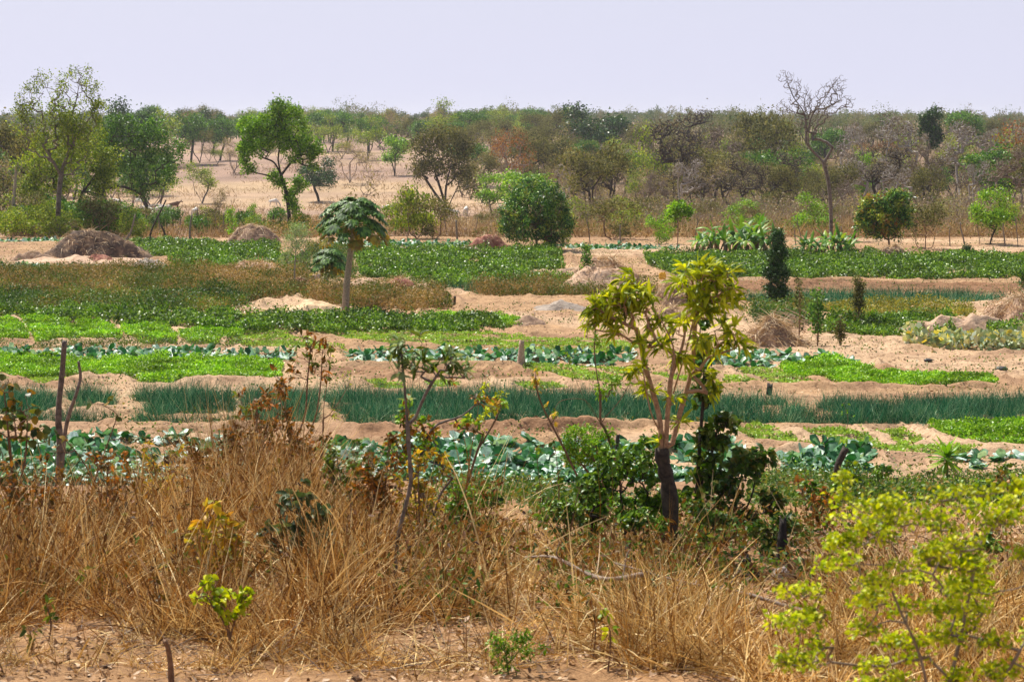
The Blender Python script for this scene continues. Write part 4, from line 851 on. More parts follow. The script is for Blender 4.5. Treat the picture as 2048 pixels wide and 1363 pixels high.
# dry grass between fence and woods
def far_grass():
    mb = MB(); n = 90000; d = 128+rs.rand(n)**1.6*270; u = rnds(n, -.29, .31); x = u*d
    z = Hbase(x, d); py = HOR+F*(CAMZ-z)/d; px = 1024+u*F; right = sstep(1000, 1200, px)
    k = (fbm(x*.12, d*.08, 61, 3) > .50-.16*right) | ((d > 130) & (d < 175) & (rs.rand(n) < .5)); x = x[k]; d = d[k]; n = len(x); right = right[k]
    L = rnds(n, .35, 1.0)*(1+.45*right)*(.6+.8*fbm(x*.1, d*.1, 62, 2)); ribbon(mb, on(x, d), rdir(n, 1.9), rdir(n), L, .022+.00022*d, rnds(n, 0, .9), 2, [1, .8, .2])
    tag(mb.build('dry_savanna_grass', M['straw_far']), 'straw coloured dry grass between the garden fence and the woods', 'grass', kind='stuff')
    mb = MB(); n = 30000; d = rnds(n, 126.5, 139); u = rnds(n, -.29, .29); x = u*d; k = (fbm(x*.25, d*.3, 63, 3) > .5); x = x[k]; d = d[k]; n = len(x)
    leafcloud(mb, x, d, 1.0, .14, .6, .4, .3, .4); tag(mb.build('fence_line_weeds', M['weed_brown']), 'brown and green weeds along the back edge of the garden', 'weeds', kind='stuff')
far_grass()
def undergrowth():
    mb = MB(); n = 110000; d = 150+rs.rand(n)*330; u = rnds(n, .02, .29); x = u*d; k = fbm(x*.07, d*.05, 64, 3) > .42; x = x[k]; d = d[k]; n = len(x)
    C = on(x, d)+np.stack([0*x, 0*x, rs.rand(n)**1.5*2.6*(.4+fbm(x*.2, d*.2, 65, 2))], -1); s = rnds(n, .12, .3); kites(mb, C, rdir(n), rdir(n, .5), s, s*.5)
    n = 26000; d = 145+rs.rand(n)*330; u = rnds(n, .01, .29); x = u*d; ribbon(mb, on(x, d), rdir(n, 2.6), rdir(n), rnds(n, .8, 3.0), .02+.00008*d, rnds(n, 0, .7), 2, [1, .8, .3], rnd=rnds(n, 0, .45))
    mat = leafmat('brush_leaf', [L_(.14, .105, .08), L_(.25, .19, .135), L_(.36, .28, .19), L_(.25, .25, .10), L_(.13, .16, .05)], rough=.8, trans=.15, nscale=.08, var=.35)
    tag(mb.build('wood_undergrowth', mat), 'brown and olive scrub filling the ground under the right hand woods', 'undergrowth', kind='stuff')
undergrowth()
# ---------------- heaps ----------------
def moundmat(name, c1, c2, c3, s=3.):
    m, t, o, p = nodes(name); n = noise(t, s, 5, .7); r = ramp(t, [c1, c2, c3], pos=[.32, .5, .68]); t.links.new(n.outputs[0], r.inputs[0]); t.links.new(r.outputs[0], p.inputs['Base Color'])
    p.inputs['Roughness'].default_value = .95; b = t.nodes.new('ShaderNodeBump'); b.inputs['Strength'].default_value = .8; b.inputs['Distance'].default_value = .06
    n2 = noise(t, s*4, 5, .7); t.links.new(n2.outputs[0], b.inputs['Height']); t.links.new(b.outputs[0], p.inputs['Normal']); return m
MM = dict(sand=moundmat('sand', L_(.50, .33, .18), L_(.66, .46, .27), L_(.74, .54, .34)), ash=moundmat('ash', L_(.20, .16, .13), L_(.33, .27, .22), L_(.44, .37, .30)),
          dung=moundmat('dung', L_(.03, .022, .02), L_(.12, .075, .05), L_(.34, .22, .13), 1.6), red=moundmat('red_earth', L_(.16, .05, .035), L_(.28, .10, .065), L_(.42, .22, .14)),
          black=moundmat('black_earth', L_(.05, .035, .028), L_(.12, .08, .06), L_(.26, .18, .12)), soil=moundmat('soil_heap', L_(.38, .235, .14), L_(.54, .36, .24), L_(.62, .44, .31)), brown=moundmat('brown_earth', L_(.14, .085, .055), L_(.27, .17, .11), L_(.42, .28, .18)))
def mound(x1, x2, base, top, mat, label, straw=0, cat='heap', name='heap', front=None, strawmat=None, dep=.75):
    """x1..x2 and top in photo pixels, base = row of its front foot"""
    cx = (x1+x2)/2; _, yf = at(cx, base); rx0 = (x2-x1)/2/F*yf; ry = rx0*dep; y = yf+ry*.55; x = (cx-1024)/F*y; rx = (x2-x1)/2/F*y; z = H1(x, y)
    h = CAMZ-(top-HOR)/F*y-z; h = max(.12, h)*.95; nr, na = 26, 56
    r = np.linspace(0, 1, nr)[:, None]; a = np.linspace(0, 6.2832, na, endpoint=False)[None]; sd = rs.randint(1000)
    wob = 1+.4*(fbm(np.cos(a)*1.3+9, np.sin(a)*1.3+9, sd, 2)-.5)*2
    X = np.cos(a)*r*rx*wob; Y = np.sin(a)*r*ry*wob; pk = fbm(X*1.1/h*.6, Y*.6/h, sd+3, 3); pk = (pk-pk[0, 0])*.9
    Z = h*((1-r**1.7)**1.25)*(1+.9*pk)+(fbm(X*2.5, Y*2.5, sd+5, 4)-.5)*.6*min(h, .8)*np.sqrt(np.clip(1-r, 0, 1))*sstep(0, .25, r)-.10*r**4
    gz = Hf(X+x, Y+y)-z; Z = Z+gz; V = np.stack([X, Y, Z+0*X], -1).reshape(-1, 3); i, j = np.meshgrid(np.arange(nr-1), np.arange(na), indexing='ij')
    Q = np.stack([i*na+j, (i+1)*na+j, (i+1)*na+(j+1) % na, i*na+(j+1) % na], -1).reshape(-1, 4)
    e = empty(name, (x, y, z)); mb = MB(); mb.add(V, Q=Q); mb.build('heap_body', MM[mat], e, smooth=True)
    if straw:
        k = rs.randint(0, len(V), straw); k = k[rs.rand(len(k)) < .35+.65*((np.floor(k/na)/nr))]; n = len(k); P = V[k]+rs.normal(0, .04, (n, 3)); D = rdir(n); D[:, 2] = np.abs(D[:, 2])*.5
        mb = MB(); ribbon(mb, P, D, rdir(n), rnds(n, .25, .75), .035, rnds(n, .2, 2.2), 3); mb.build('straw_cover', strawmat or M['straw_heap'], e)
    return tag(e, label, cat)
mound(5,330,529,509,'soil','wide low sand spread under the big dung heap at the left', dep=.35)
mound(66,290,521,457,'dung','big dung and ash heap with a dark top at the left',1800,dep=.55)
mound(150,235,528,505,'red','small reddish earth patch at the foot of the big dung heap',150)
mound(8,130,524,500,'brown','low brown heap left of the big dung heap',250, dep=.5)
mound(248,345,541,515,'ash','grey ash heap with a brown foot right of the big dung heap')
mound(440,565,488,447,'brown','rough brown heap in front of the bright green tree',900, dep=.6)
mound(440,585,549,524,'soil','flat straw covered heap behind the brown weeds',1300, dep=.4)
mound(545,650,583,553,'red','reddish brown heap at the foot of the feathery sapling',350)
mound(598,660,565,548,'black','small dark heap just behind the reddish brown heap',60)
mound(522,712,642,602,'sand','bright golden sand heap left of the foot of the tall papaya',dep=.6)
mound(668,800,584,553,'soil','sandy heap right of the tall papaya trunk, left half of a pair',120)
mound(765,835,581,555,'red','straw topped dark heap right of the tall papaya, middle of three',450)
mound(800,905,592,563,'soil','brown sandy heap right of the tall papaya, rightmost of three',160)
mound(730,830,644,626,'ash','low pale grey heap behind the bean bed')
mound(928,1035,505,468,'red','red earth heap with straw on it left of the round mango tree',500)
mound(900,980,512,491,'black','blackish heap in front of the red earth heap',160)
mound(850,925,506,494,'soil','low pale straw heap left of the blackish heap',500, dep=.5)
mound(1062,1190,562,536,'soil','pale sand tongue at the left of the big straw heap', dep=.5)
mound(1100,1320,590,532,'soil','broad sandy heap carrying the loose straw near the middle',700, dep=.5)
mound(1125,1305,562,515,'soil','big loose straw heap on top of the sandy heap',2600, dep=.4)
mound(1100,1195,550,533,'black','black ash streak left of the big straw heap',60, dep=.4)
mound(1285,1420,612,560,'brown','straw littered brown heap under the yellow container',1500, dep=.6)
mound(1180,1310,600,575,'soil','bare sandy shoulder below the big straw heap', 150, dep=.5)
mound(1010,1100,657,628,'brown','smooth brown heap beside the dirt path')
mound(1050,1190,622,597,'ash','low grey ash heap beside the dirt path', dep=.5)
mound(1468,1630,694,636,'brown','tangled straw heap on the right with pale stalks',2600, dep=.55)
mound(1960,2110,642,594,'soil','straw heap cut by the right edge',1800, dep=.6)
mound(1730,1850,522,487,'brown','dry straw heap round the foot of the reddish mango tree',1200, dep=.5)
mound(1385,1460,512,495,'soil','low sandy heap left of the banana plants',60)
mound(1868,2010,556,540,'soil','low sandy ridge in the right back bed',80, dep=.3)
mound(1760,2100,668,636,'soil','long sandy ridge in front of the yellowing weeds at right',40, dep=.2)
mound(1290,1400,640,612,'brown','brown heap half hidden behind the foreground tree crown',500)
# long stalks lying on the right straw heap
def stalks(x1, x2, py, n, label):
    rt = None
    for i in range(n):
        e = MB(); px = random.uniform(x1, x2); x, y = at(px, py+random.uniform(-6, 14)); z = H1(x, y)+random.uniform(.05, .5); a = random.uniform(-.5, .3); L = random.uniform(.6, 1.3)
        tube(e, [[x-L/2, y, z+.3], [x, y+.1, z+.12], [x+L/2*math.cos(a), y+.1, z-.15]], [.014, .014, .01], 5)
        if rt is None: O_ = (x, y, H1(x, y)); rt = empty('stalk_pile', O_)
        e.V = [v-np.array(O_) for v in e.V]; e.build('stalk', B['stump'], rt)
    tag(rt, label, 'stalks')
stalks(1560, 1620, 660, 26, 'pale long stalks lying on the right side of the tangled straw heap')

# ---------------- stumps, posts and small things ----------------
def stump(base, top, r0, r1, mat, label, name='tree_stump', cat='stump', mid=None, jag=.05, sides=14, rough=.05, d=None):
    x, y = at(*base); z = H1(x, y)-.06; p = atd(top[0], top[1], y); o = np.array([x, y, z]); t = p-o; t[1] = random.uniform(-.05, .05)
    pts = [np.zeros(3)]; 
    for q in (mid or []): w_ = atd(q[0], q[1], y)-o; w_[1] = random.uniform(-.05, .05); pts.append(w_)
    pts.append(t); pts = spline(pts, 4) if len(pts) > 2 else np.linspace(pts[0], pts[1], 7); n = len(pts); f = np.linspace(0, 1, n)
    rad = r1+(r0-r1)*(1-f)**1.6; mb = MB(); tube(mb, pts, rad, sides, rough, True, jag)
    ob = mb.build(name, mat, None, smooth=True, origin=None); ob.data.transform(__import__('mathutils').Matrix.Identity(4)); ob.location = (x, y, z)
    return tag(ob, label, cat)
stump((1042,736), (1043,681), .15, .075, B['stump'], 'pale cut tree stump standing in the middle cabbage row', jag=.04)
stump((908,614), (910,592), .07, .05, B['char'], 'short dark stub beside the dirt path', jag=.03)
stump((1536,795), (1540,768), .09, .075, B['char'], 'black charred stump at the back edge of the right onion bed', jag=.05)
stump((1567,1142), (1567,1040), .085, .03, B['char'], 'tall jagged charred stump in the right foreground', mid=[(1565,1090)], jag=.06)
stump((1527,1172), (1490,1118), .04, .032, B['char'], 'short leaning burnt stub in front of the tall charred stump', jag=.03)
stump((1672,992), (1692,895), .055, .055, B['dark'], 'bent dark post leaning right at the edge of the right cabbages', 'wooden_post', 'post', mid=[(1678,960),(1674,935)], jag=.02)
stump((1232,932), (1236,868), .06, .045, B['dark'], 'dark upright stub in the near cabbages left of the foreground tree', jag=.03)
stump((344,1372), (332,1275), .022, .015, B['brown'], 'short brown stake at the bottom of the picture', 'stake', 'stake', mid=[(340,1310)], jag=.01)
stump((112,1045), (131,680), .045, .028, B['grey'], 'tall dead grey stick, left of the forked dead pair', 'dead_stick', 'stick', mid=[(118,900),(115,830),(124,740)], jag=.02)
stump((118,1000), (158,722), .035, .02, B['grey'], 'shorter crooked dead stick, right of the forked dead pair', 'dead_stick', 'stick', mid=[(130,860),(152,790),(160,755)], jag=.02)
stump((1912,958), (1905,910), .03, .02, B['brown'], 'short brown stake beside the broad leafed plant', 'stake', 'stake', jag=.01) if 0 else None
def post_proto(h, r, kink, mat, fork=False):
    mb = MB(); p = spline([[0, 0, 0], [kink*.4, 0, h*.4], [kink, .02, h*.75], [kink*.7, 0, h]], 3); tube(mb, p, np.linspace(r, r*.7, len(p)), 6, .08, True, .03)
    if fork: q = spline([[kink*.8, 0, h*.6], [kink+.12, .05, h*.85], [kink+.2, .05, h*1.05]], 3); tube(mb, q, np.linspace(r*.7, r*.3, len(q)), 5, .08)
    o = mb.build('fence_post', mat, None, smooth=True); return Proto(o, h)
pp = [post_proto(1.3, .05, .08, B['post']), post_proto(1.5, .035, -.12, B['grey']), post_proto(1.2, .06, .02, B['dark'], True), post_proto(1.7, .03, .2, B['grey'], True)]
def posts(l, py, lab, grp):
    for px in l:
        x, y = at(px, py+random.uniform(-3, 3)); random.choice(pp).put((x, y, H1(x, y)-.05), random.uniform(0, 6.28), random.uniform(.8, 1.15), lab, 'fence post', grp, (random.uniform(-.12, .12), random.uniform(-.15, .15)))
posts(range(180, 560, 14), 465, 'weathered stick in the fence line at left, before the cattle', 'sticks of the left fence line')
posts([700,745,790,860,893,950], 470, 'weathered stick in the fence line left of the round mango tree', 'sticks of the middle fence line')
posts([1180,1240,1390,1592,1605,1690,1707,1900,1929,1960,2010,2036], 492, 'weathered stick in the fence line at right before the woods', 'sticks of the right fence line')
for b, m_, t_, lab in [((316,488),(300,470),(332,400),'dark crooked dead limb at the left fence line'), ((325,486),(330,470),(322,450),'thick short dark post at the left fence line beside the crooked limb'), ((380,485),(380,455),(384,430),'grey upright pole with a twiggy head at the left fence line'), ((251,482),(262,462),(270,430),'slanting pale pole right of the big dung heap'), ((915,485),(913,460),(912,440),'pale leaning fence pole left of the red earth heap'), ((155,470),(156,455),(157,435),'thick pale cut post beside the dark forked trunk')]:
    stump(b, t_, .11 if 'thick' in lab else .07, .05, B['post'] if 'pale' in lab else B['dark'] if 'dark' in lab else B['grey'], lab, 'fence_pole', 'pole', mid=[m_], jag=.03, sides=8)

def jerrycan(px, py, w_px, label):
    x, y = at(px, 590); y = at(1330, 566)[1]; p = atd(px, py, y); s = w_px/F*y; e = empty('yellow_container', (p[0], y, p[2]-s*.5), .2)
    import bmesh
    def bx(name, c, d, m_, bev):
        bm = bmesh.new(); bmesh.ops.create_cube(bm, size=1); bmesh.ops.scale(bm, vec=d, verts=bm.verts); bmesh.ops.translate(bm, vec=c, verts=bm.verts)
        bmesh.ops.bevel(bm, geom=bm.edges[:], offset=bev, segments=2, affect='EDGES'); me = bpy.data.meshes.new(name); bm.to_mesh(me); bm.free(); me.materials.append(m_); o = bpy.data.objects.new(name, me); col.objects.link(o); o.parent = e
    ym = plain('yellow_plastic', L_(.85, .50, .02), .4)
    bx('body', (0, 0, s*.5), (s, s*.6, s*.95), ym, s*.12); bx('neck', (s*.28, 0, s*1.02), (s*.22, s*.2, s*.16), ym, s*.03); bx('handle', (-s*.12, 0, s*1.03), (s*.4, s*.12, s*.09), ym, s*.03)
    tag(e, label, 'jerrycan')
jerrycan(1325, 552, 14, 'yellow plastic container lying on the brown straw heap near the middle')
def blob(name, px, py, w_, h_, mat, label, cat, seed=0, flat=False):
    x, y = at(px, py); a = w_/2/F*y; hh = h_/F*y; u, v = np.meshgrid(np.arange(14)*math.pi/7, np.linspace(-1.4, 1.5, 9), indexing='ij')
    r = 1+.3*(fbm(np.cos(u)*2+seed, np.sin(v)*2+np.sin(u)*2, seed+7, 3)-.5)*2; V = np.stack([np.cos(u)*np.cos(v)*a*r, np.sin(u)*np.cos(v)*a*.7*r, (np.sin(v)*.5+.38)*hh*r], -1)
    I, J = np.meshgrid(np.arange(14), np.arange(8), indexing='ij'); mb = MB(); mb.add(V.reshape(-1, 3), Q=np.stack([I*9+J, ((I+1) % 14)*9+J, ((I+1) % 14)*9+J+1, I*9+J+1], -1).reshape(-1, 4))
    o = mb.build(name, mat, None, smooth=True); o.location = (x, y, H1(x, y)); return tag(o, label, cat)
wh = plain('white_plastic', L_(.8, .8, .8), .4); bl = plain('black_rubber', L_(.02, .02, .02), .5); rk = moundmat('pale_rock', L_(.30, .24, .22), L_(.52, .44, .42), L_(.68, .6, .58), 12)
blob('rock', 1560, 1176, 40, 36, rk, 'pale rounded rock in the dry grass at the foot of the charred stump', 'rock', 3)
blob('black_bag', 2003, 741, 28, 10, bl, 'black crumpled bag on the bare path at the right edge', 'bag', 5)
blob('black_bag', 1857, 721, 18, 6, bl, 'small black scrap lying on the bare path at right', 'scrap', 6)
blob('black_bag', 186, 694, 14, 7, bl, 'small dark scrap between the lettuce plots and the left cabbage row', 'scrap', 8)
blob('black_bag', 1072, 654, 6, 7, bl, 'tiny black scrap at the end of the bean bed', 'scrap', 9)
blob('white_bag', 436, 545, 12, 5, wh, 'white scrap on the sandy strip behind the brown weeds', 'scrap', 11)
blob('white_bag', 1690, 580, 9, 3, wh, 'white scrap on the tilled brown soil at right', 'scrap', 12)
blob('white_bag', 212, 512, 22, 5, wh, 'white plastic sheet lying on the reddish patch of the dung heap', 'plastic sheet', 13)
blob('dung_pile', 1640, 792, 10, 4, bl, 'small dark clod behind the right onion bed', 'clod', 14)

# ---------------- cattle ----------------
def cow_proto(graze, matb):
    import bmesh
    me = bpy.data.meshes.new('cow'); vs = []; es = []; rad = []
    def v(x, y, z, r): vs.append((x, y, z)); rad.append(r); return len(vs)-1
    def ch(ids): es.extend(zip(ids[:-1], ids[1:]))
    pel = v(-.55, 0, 1.08, (.2, .27)); b1 = v(-.2, 0, 1.02, (.24, .33)); b2 = v(.2, 0, 1.02, (.25, .36)); sh = v(.5, 0, 1.10, (.2, .34)); ch([pel, b1, b2, sh])
    hump = v(.42, 0, 1.42, (.07, .09)); es.append((sh, hump))
    if graze: n1 = v(.78, .03, .92, (.11, .17)); n2 = v(1.0, .05, .58, (.09, .12)); h1 = v(1.1, .06, .38, (.10, .11)); h2 = v(1.2, .07, .14, (.06, .07))
    else: n1 = v(.78, .05, 1.22, (.11, .17)); n2 = v(.98, .08, 1.38, (.09, .13)); h1 = v(1.16, .1, 1.38, (.10, .11)); h2 = v(1.40, .12, 1.22, (.06, .07))
    ch([sh, n1, n2, h1, h2])
    for s in (-1, 1):
        a = v(.48, s*.17, .75, (.11, .13)); b = v(.50+s*.06, s*.17, .42, (.06, .06)); c = v(.46+s*.08, s*.17, .16, (.042, .042)); d = v(.49+s*.08, s*.17, .03, (.05, .05)); es.append((sh, a)); ch([a, b, c, d])
        a = v(-.52, s*.17, .78, (.13, .17)); b = v(-.50-s*.05, s*.18, .55, (.08, .09)); c = v(-.62-s*.05, s*.18, .36, (.055, .055)); c2 = v(-.58-s*.05, s*.18, .15, (.04, .04)); d = v(-.56-s*.05, s*.18, .03, (.05, .05)); es.append((pel, a)); ch([a, b, c, c2, d])
    t1 = v(-.80, 0, 1.1, (.04, .04)); t2 = v(-.88, 0, .75, (.022, .022)); t3 = v(-.88, 0, .45, (.035, .035)); es.append((pel, t1)); ch([t1, t2, t3])
    me.from_pydata(vs, es, []); o = bpy.data.objects.new('cow', me); col.objects.link(o)
    m = o.modifiers.new('skin', 'SKIN'); sk = me.skin_vertices[0].data
    for i, r in enumerate(rad): sk[i].radius = r; sk[i].use_root = (i == 0)
    o.modifiers.new('sub', 'SUBSURF').levels = 1
    dg = bpy.context.evaluated_depsgraph_get(); ev = o.evaluated_get(dg); m2 = bpy.data.meshes.new_from_object(ev); bpy.data.objects.remove(o)
    m2.materials.clear(); m2.materials.append(matb); [setattr(p, 'use_smooth', True) for p in m2.polygons]
    e = empty('cow', (0, 0, 0)); b = bpy.data.objects.new('body', m2); col.objects.link(b); b.parent = e
    for s in (-1, 1):
        hx, hz = (1.08, .46) if graze else (1.14, 1.46); mb = MB(); tube(mb, spline([[hx, .08+s*.06, hz], [hx-.02, .08+s*.2, hz+.12], [hx+.04, .08+s*.2, hz+.36]], 3), np.linspace(.03, .008, 7), 6); mb.build('horn', B['post'], e, smooth=True)
        mb = MB(); ribbon(mb, np.array([[hx-.04, .08+s*.08, hz-.04]]), np.array([[-.2, s*1., -.1]]), np.array([[0, .2, 1.]]), np.array([.2]), np.array([.09]), .5, 3, [.5, 1, .8, .1]); mb.build('ear', matb, e)
    return Proto(e, 1.4)
cw = plain('white_hide', L_(.78, .72, .64), .8); cb = plain('brown_hide', L_(.22, .12, .07), .8)
cp = [cow_proto(True, cw), cow_proto(False, cw)]; cbp = [cow_proto(False, cb)]
for px, py, lab, br, rz in [(172,412,'white cow partly hidden behind the dark forked trunk at left',0,0), (126,415,'white cow behind the trunk of the tall pale tree',0,1), (236,414,'white cow behind the yellow green bush at left',0,2.9), (280,411,'white cow, left one of two standing on the straw strip at left',0,3.1),
        (289,412,'white cow, right one of two standing on the straw strip at left',0,.2), (290,431,'white cow at the left end of the herd behind the left fence',0,.3), (297,432,'white cow second from the left of the herd behind the left fence',0,2.8), (319,432,'white cow in the middle of the herd behind the left fence',0,.1),
        (328,428,'white cow at the back of the herd behind the left fence',0,3.3), (334,430,'white cow at the right of the herd behind the left fence',0,1.), (349,423,'brown cow beside the white herd behind the left fence',1,.4), (390,436,'white cow alone behind the twiggy pole at left',0,1.3),
        (547,413,'white cow lying low beside the trunk of the bright green tree',0,0.), (886,432,'white cow left of the trunk of the big olive tree',0,.1), (906,438,'white cow right of the trunk of the big olive tree',0,3.1), (932,433,'white cow seen from behind, right of the big olive tree',0,1.4),
        (835,432,'pale cow half hidden in the yellowish shrubs',0,.2), (775,428,'pale cow just right of the papaya crown',0,.1), (1181,446,'white cow right of the round mango tree in the scrub',0,.1), (1251,446,'white cow behind the olive bush in the right scrub',0,2.9), (1287,447,'greyish white cow in the middle of the right scrub',0,.2),
        (1330,448,'white cow right of the small green bush in the right scrub',0,3.), (1347,448,'white cow behind the bright crowned small tree',0,.4), (1306,443,'white cow walking behind the small green bush',0,1.3)]:
    x, y = at(px, py); (cbp[0] if br else random.choice(cp)).put((x, y, H1(x, y)-.02), rz, .88, lab, 'cow', 'cattle grazing behind the garden fence')
# ---------------- foreground bank ----------------
M['straw_pale'] = leafmat('pale_straw', [L_(.13, .055, .012), L_(.38, .20, .05), L_(.68, .45, .15), L_(.95, .78, .42)], rough=.5, trans=.15, nscale=1.5, var=.4, tint=(1.1, 1, .8))
GY = (at(1560, 1330)[1], at(1560, 1120)[1])
def grassmass(name, label, zones, mat, segs=5):
    """zones: (px0,px1,d0,d1,count,len0,len1,lean up, width)"""
    mb = MB()
    for px0, px1, d0, d1, n, l0, l1, up, wd in zones:
        d = rnds(n, d0, d1); px = rnds(n, px0, px1); x = (px-1024)/F*d
        k = fbm(x*1.3, d*1.3, 71, 3) > .43+.12*(rs.rand(n)-.5)*2; x = x[k]; d = d[k]; n = len(x)
        # the rock, the charred stump and the burnt stub stand in a thin spot
        u_ = x/d*F+1024; k = ~((u_ > 1490) & (u_ < 1625) & (d > GY[0]) & (d < GY[1]) & (rs.rand(n) < .93)); x = x[k]; d = d[k]; n = len(x)
        # blades grow in tussocks
        cx = np.round(x/.16)*.16+.05*np.sin(d*40); cy = np.round(d/.16)*.16; f = .45; x = x+(cx-x)*f; d = d+(cy-d)*f
        L = rnds(n, l0, l1)*(.35+1.2*fbm(x*.9, d*.9, 72, 2)); D = rdir(n, up)
        ribbon(mb, on(x, d, -.02), D, rdir(n), L, wd*rnds(n, .6, 1.4), rnds(n, .1, 2.2)*rs.rand(n)**.7, segs, [1, 1, .9, .75, .5, .15][:segs+1] if segs == 5 else None, wav=.03)
    return tag(mb.build(name, mat), label, 'dry grass', kind='stuff')
grassmass('tall_dry_grass', 'tall tangled golden dry grass covering the bank in the left and middle foreground', [
   (390, 610, 18.5, 22.5, 7000, .8, 1.6, 1.1, .008),
   (-420, 900, 14.2, 20.5, 21352, .4, .9, 1.5, .009), (-420, 420, 15, 20, 7777, .6, 1.15, 1.9, .009), (330, 720, 17.5, 21.8, 11000, .6, 1.25, .9, .008), (-420, 1000, 14.2, 21.0, 32964, .2, .6, .0, .008), (400, 1000, 13.4, 15.5, 7000, .2, .5, .6, .008),
   (560, 760, 15, 18.5, 2600, .6, 1.1, 1.6, .010), (-420, 180, 13.8, 15.2, 5000, .2, .45, .8, .007), (-420, 1000, 15, 21, 887, .9, 1.3, 2.2, .012)], M['straw'])
grassmass('short_dry_grass', 'paler matted dry grass along the lower right of the bank', [
   (900, 1400, 14.2, 18.5, 9000, .15, .45, .3, .009), (1250, 2480, 13.0, 16.4, 25681, .25, .65, .7, .010), (640, 1300, 13.2, 15.2, 9000, .15, .45, .3, .009), (1500, 2480, 12.3, 13.8, 8909, .2, .5, .6, .010),
   (950, 2480, 14, 18, 1197, .5, .9, 1.8, .010), (1500, 2480, 17, 24, 3712, .15, .4, .8, .009), (-420, 1000, 12.9, 15.0, 11618, .05, .28, .2, .007), (-420, 500, 13.2, 14.9, 10387, .15, .4, .8, .008)], M['straw_pale'])
mb = MB(); n = 15000; d = rnds(n, 12.6, 21); px = rnds(n, -100, 2150); x = (px-1024)/F*d; k = (fbm(x*2, d*2, 73, 3) > .42); x = x[k]; d = d[k]; n = len(x)
s = rnds(n, .025, .07); D = rdir(n); D[:, 2] *= .25; ribbon(mb, on(x, d, .012), D, np.cross(nrm(D), nrm(rdir(n, 3))), s, s*.6, rnds(n, -.8, .8), 2, [.3, 1, .1], fold=.15); tag(mb.build('leaf_litter', M['litter']), 'dry brown and pinkish fallen leaves on the dirt at the bottom', 'leaf litter', kind='stuff')
mb = MB(); n = 1500; d = rnds(n, 13., 21); px = rnds(n, -100, 2150); x = (px-1024)/F*d; P = on(x, d, .02); D = rdir(n); D[:, 2] = np.abs(D[:, 2])*.35; frusta(mb, P, P+nrm(D)*rnds(n, .08, .4)[:, None], rnds(n, .0015, .0045), rnds(n, .001, .003), 4); tag(mb.build('twig_litter', B['twig']), 'small dry twigs strewn through the foreground grass', 'twigs', kind='stuff')
def lowweeds(zones, mat, label, size=.05, h=.25, name='low_weeds'):
    mb = MB()
    for px0, px1, py0, py1, n in zones:
        a = at((px0+px1)/2, py1)[1]; b = at((px0+px1)/2, py0)[1]; d = rnds(n, a, b); px = rnds(n, px0, px1); x = (px-1024)/F*d
        k = fbm(x*1.8, d*1.8, 75, 3) > .47; leafcloud(mb, x[k], d[k], h, size, .6, .8, .3, 1.8)
    tag(mb.build(name, mat), label, 'weeds', kind='stuff')
lowweeds([(1060,1340,1000,1075,3200),(840,1010,965,1040,2600),(1440,1640,1050,1180,1500),(1300,1560,1080,1200,2500)], M['weed_green'], 'low green weeds between the dry grass and the brown slope')
lowweeds([(1660,2450,955,1060,9000),(1500,1640,930,985,1800)], M['leafy'], 'dense low green growth on the slope at the right', .05, .35, 'slope_weeds')

def brush(zones, mat, label, name):
    mb = MB()
    for px0, px1, d0, d1, n, h in zones:
        d = rnds(n, d0, d1); px = rnds(n, px0, px1); x = (px-1024)/F*d; k = fbm(x*1.6, d*1.6, 79, 3) > .46; x = x[k]; d = d[k]; m = len(x)
        P = on(x, d)+np.stack([0*x, 0*x, rs.rand(m)**1.3*h*(.3+1.2*fbm(x*1.1, d*1.1, 80, 2))], -1); D = rdir(m, -.4); s_ = rnds(m, .03, .08); ribbon(mb, P, D, rdir(m), s_, s_*.5, rnds(m, -.5, 1.5), 2, [.3, 1, .1], fold=.15)
    tag(mb.build(name, mat), label, 'dead leaves', kind='stuff')
brush([(-120, 1000, 15, 21.5, 9000, .7), (330, 720, 17, 21.5, 5000, 1.0), (900, 1500, 15, 19, 6000, .4), (1400, 2150, 15, 19, 3500, .35)], leafmat('withered_leaf', [L_(.05, .02, .008), L_(.15, .06, .015), L_(.33, .15, .035), L_(.10, .10, .02)], rough=.6, trans=.2, nscale=2), 'withered brown leaves caught among the foreground grass', 'withered_leaves')
brush([(-120, 1000, 15, 21, 2600, .5), (800, 1500, 14.5, 19, 5200, .35), (1400, 2150, 15, 20, 3500, .35)], M['weed_green'], 'green weeds scattered through the foreground dry grass', 'verge_weeds')
def fan(base, tops, w_=.35):
    return [[base, (base[0]+(t[0]-base[0])*w_, base[1]+(t[1]-base[1])*.45, random.uniform(-.1, .1)), (t[0], t[1], random.uniform(-.15, .15))] for t in tops]
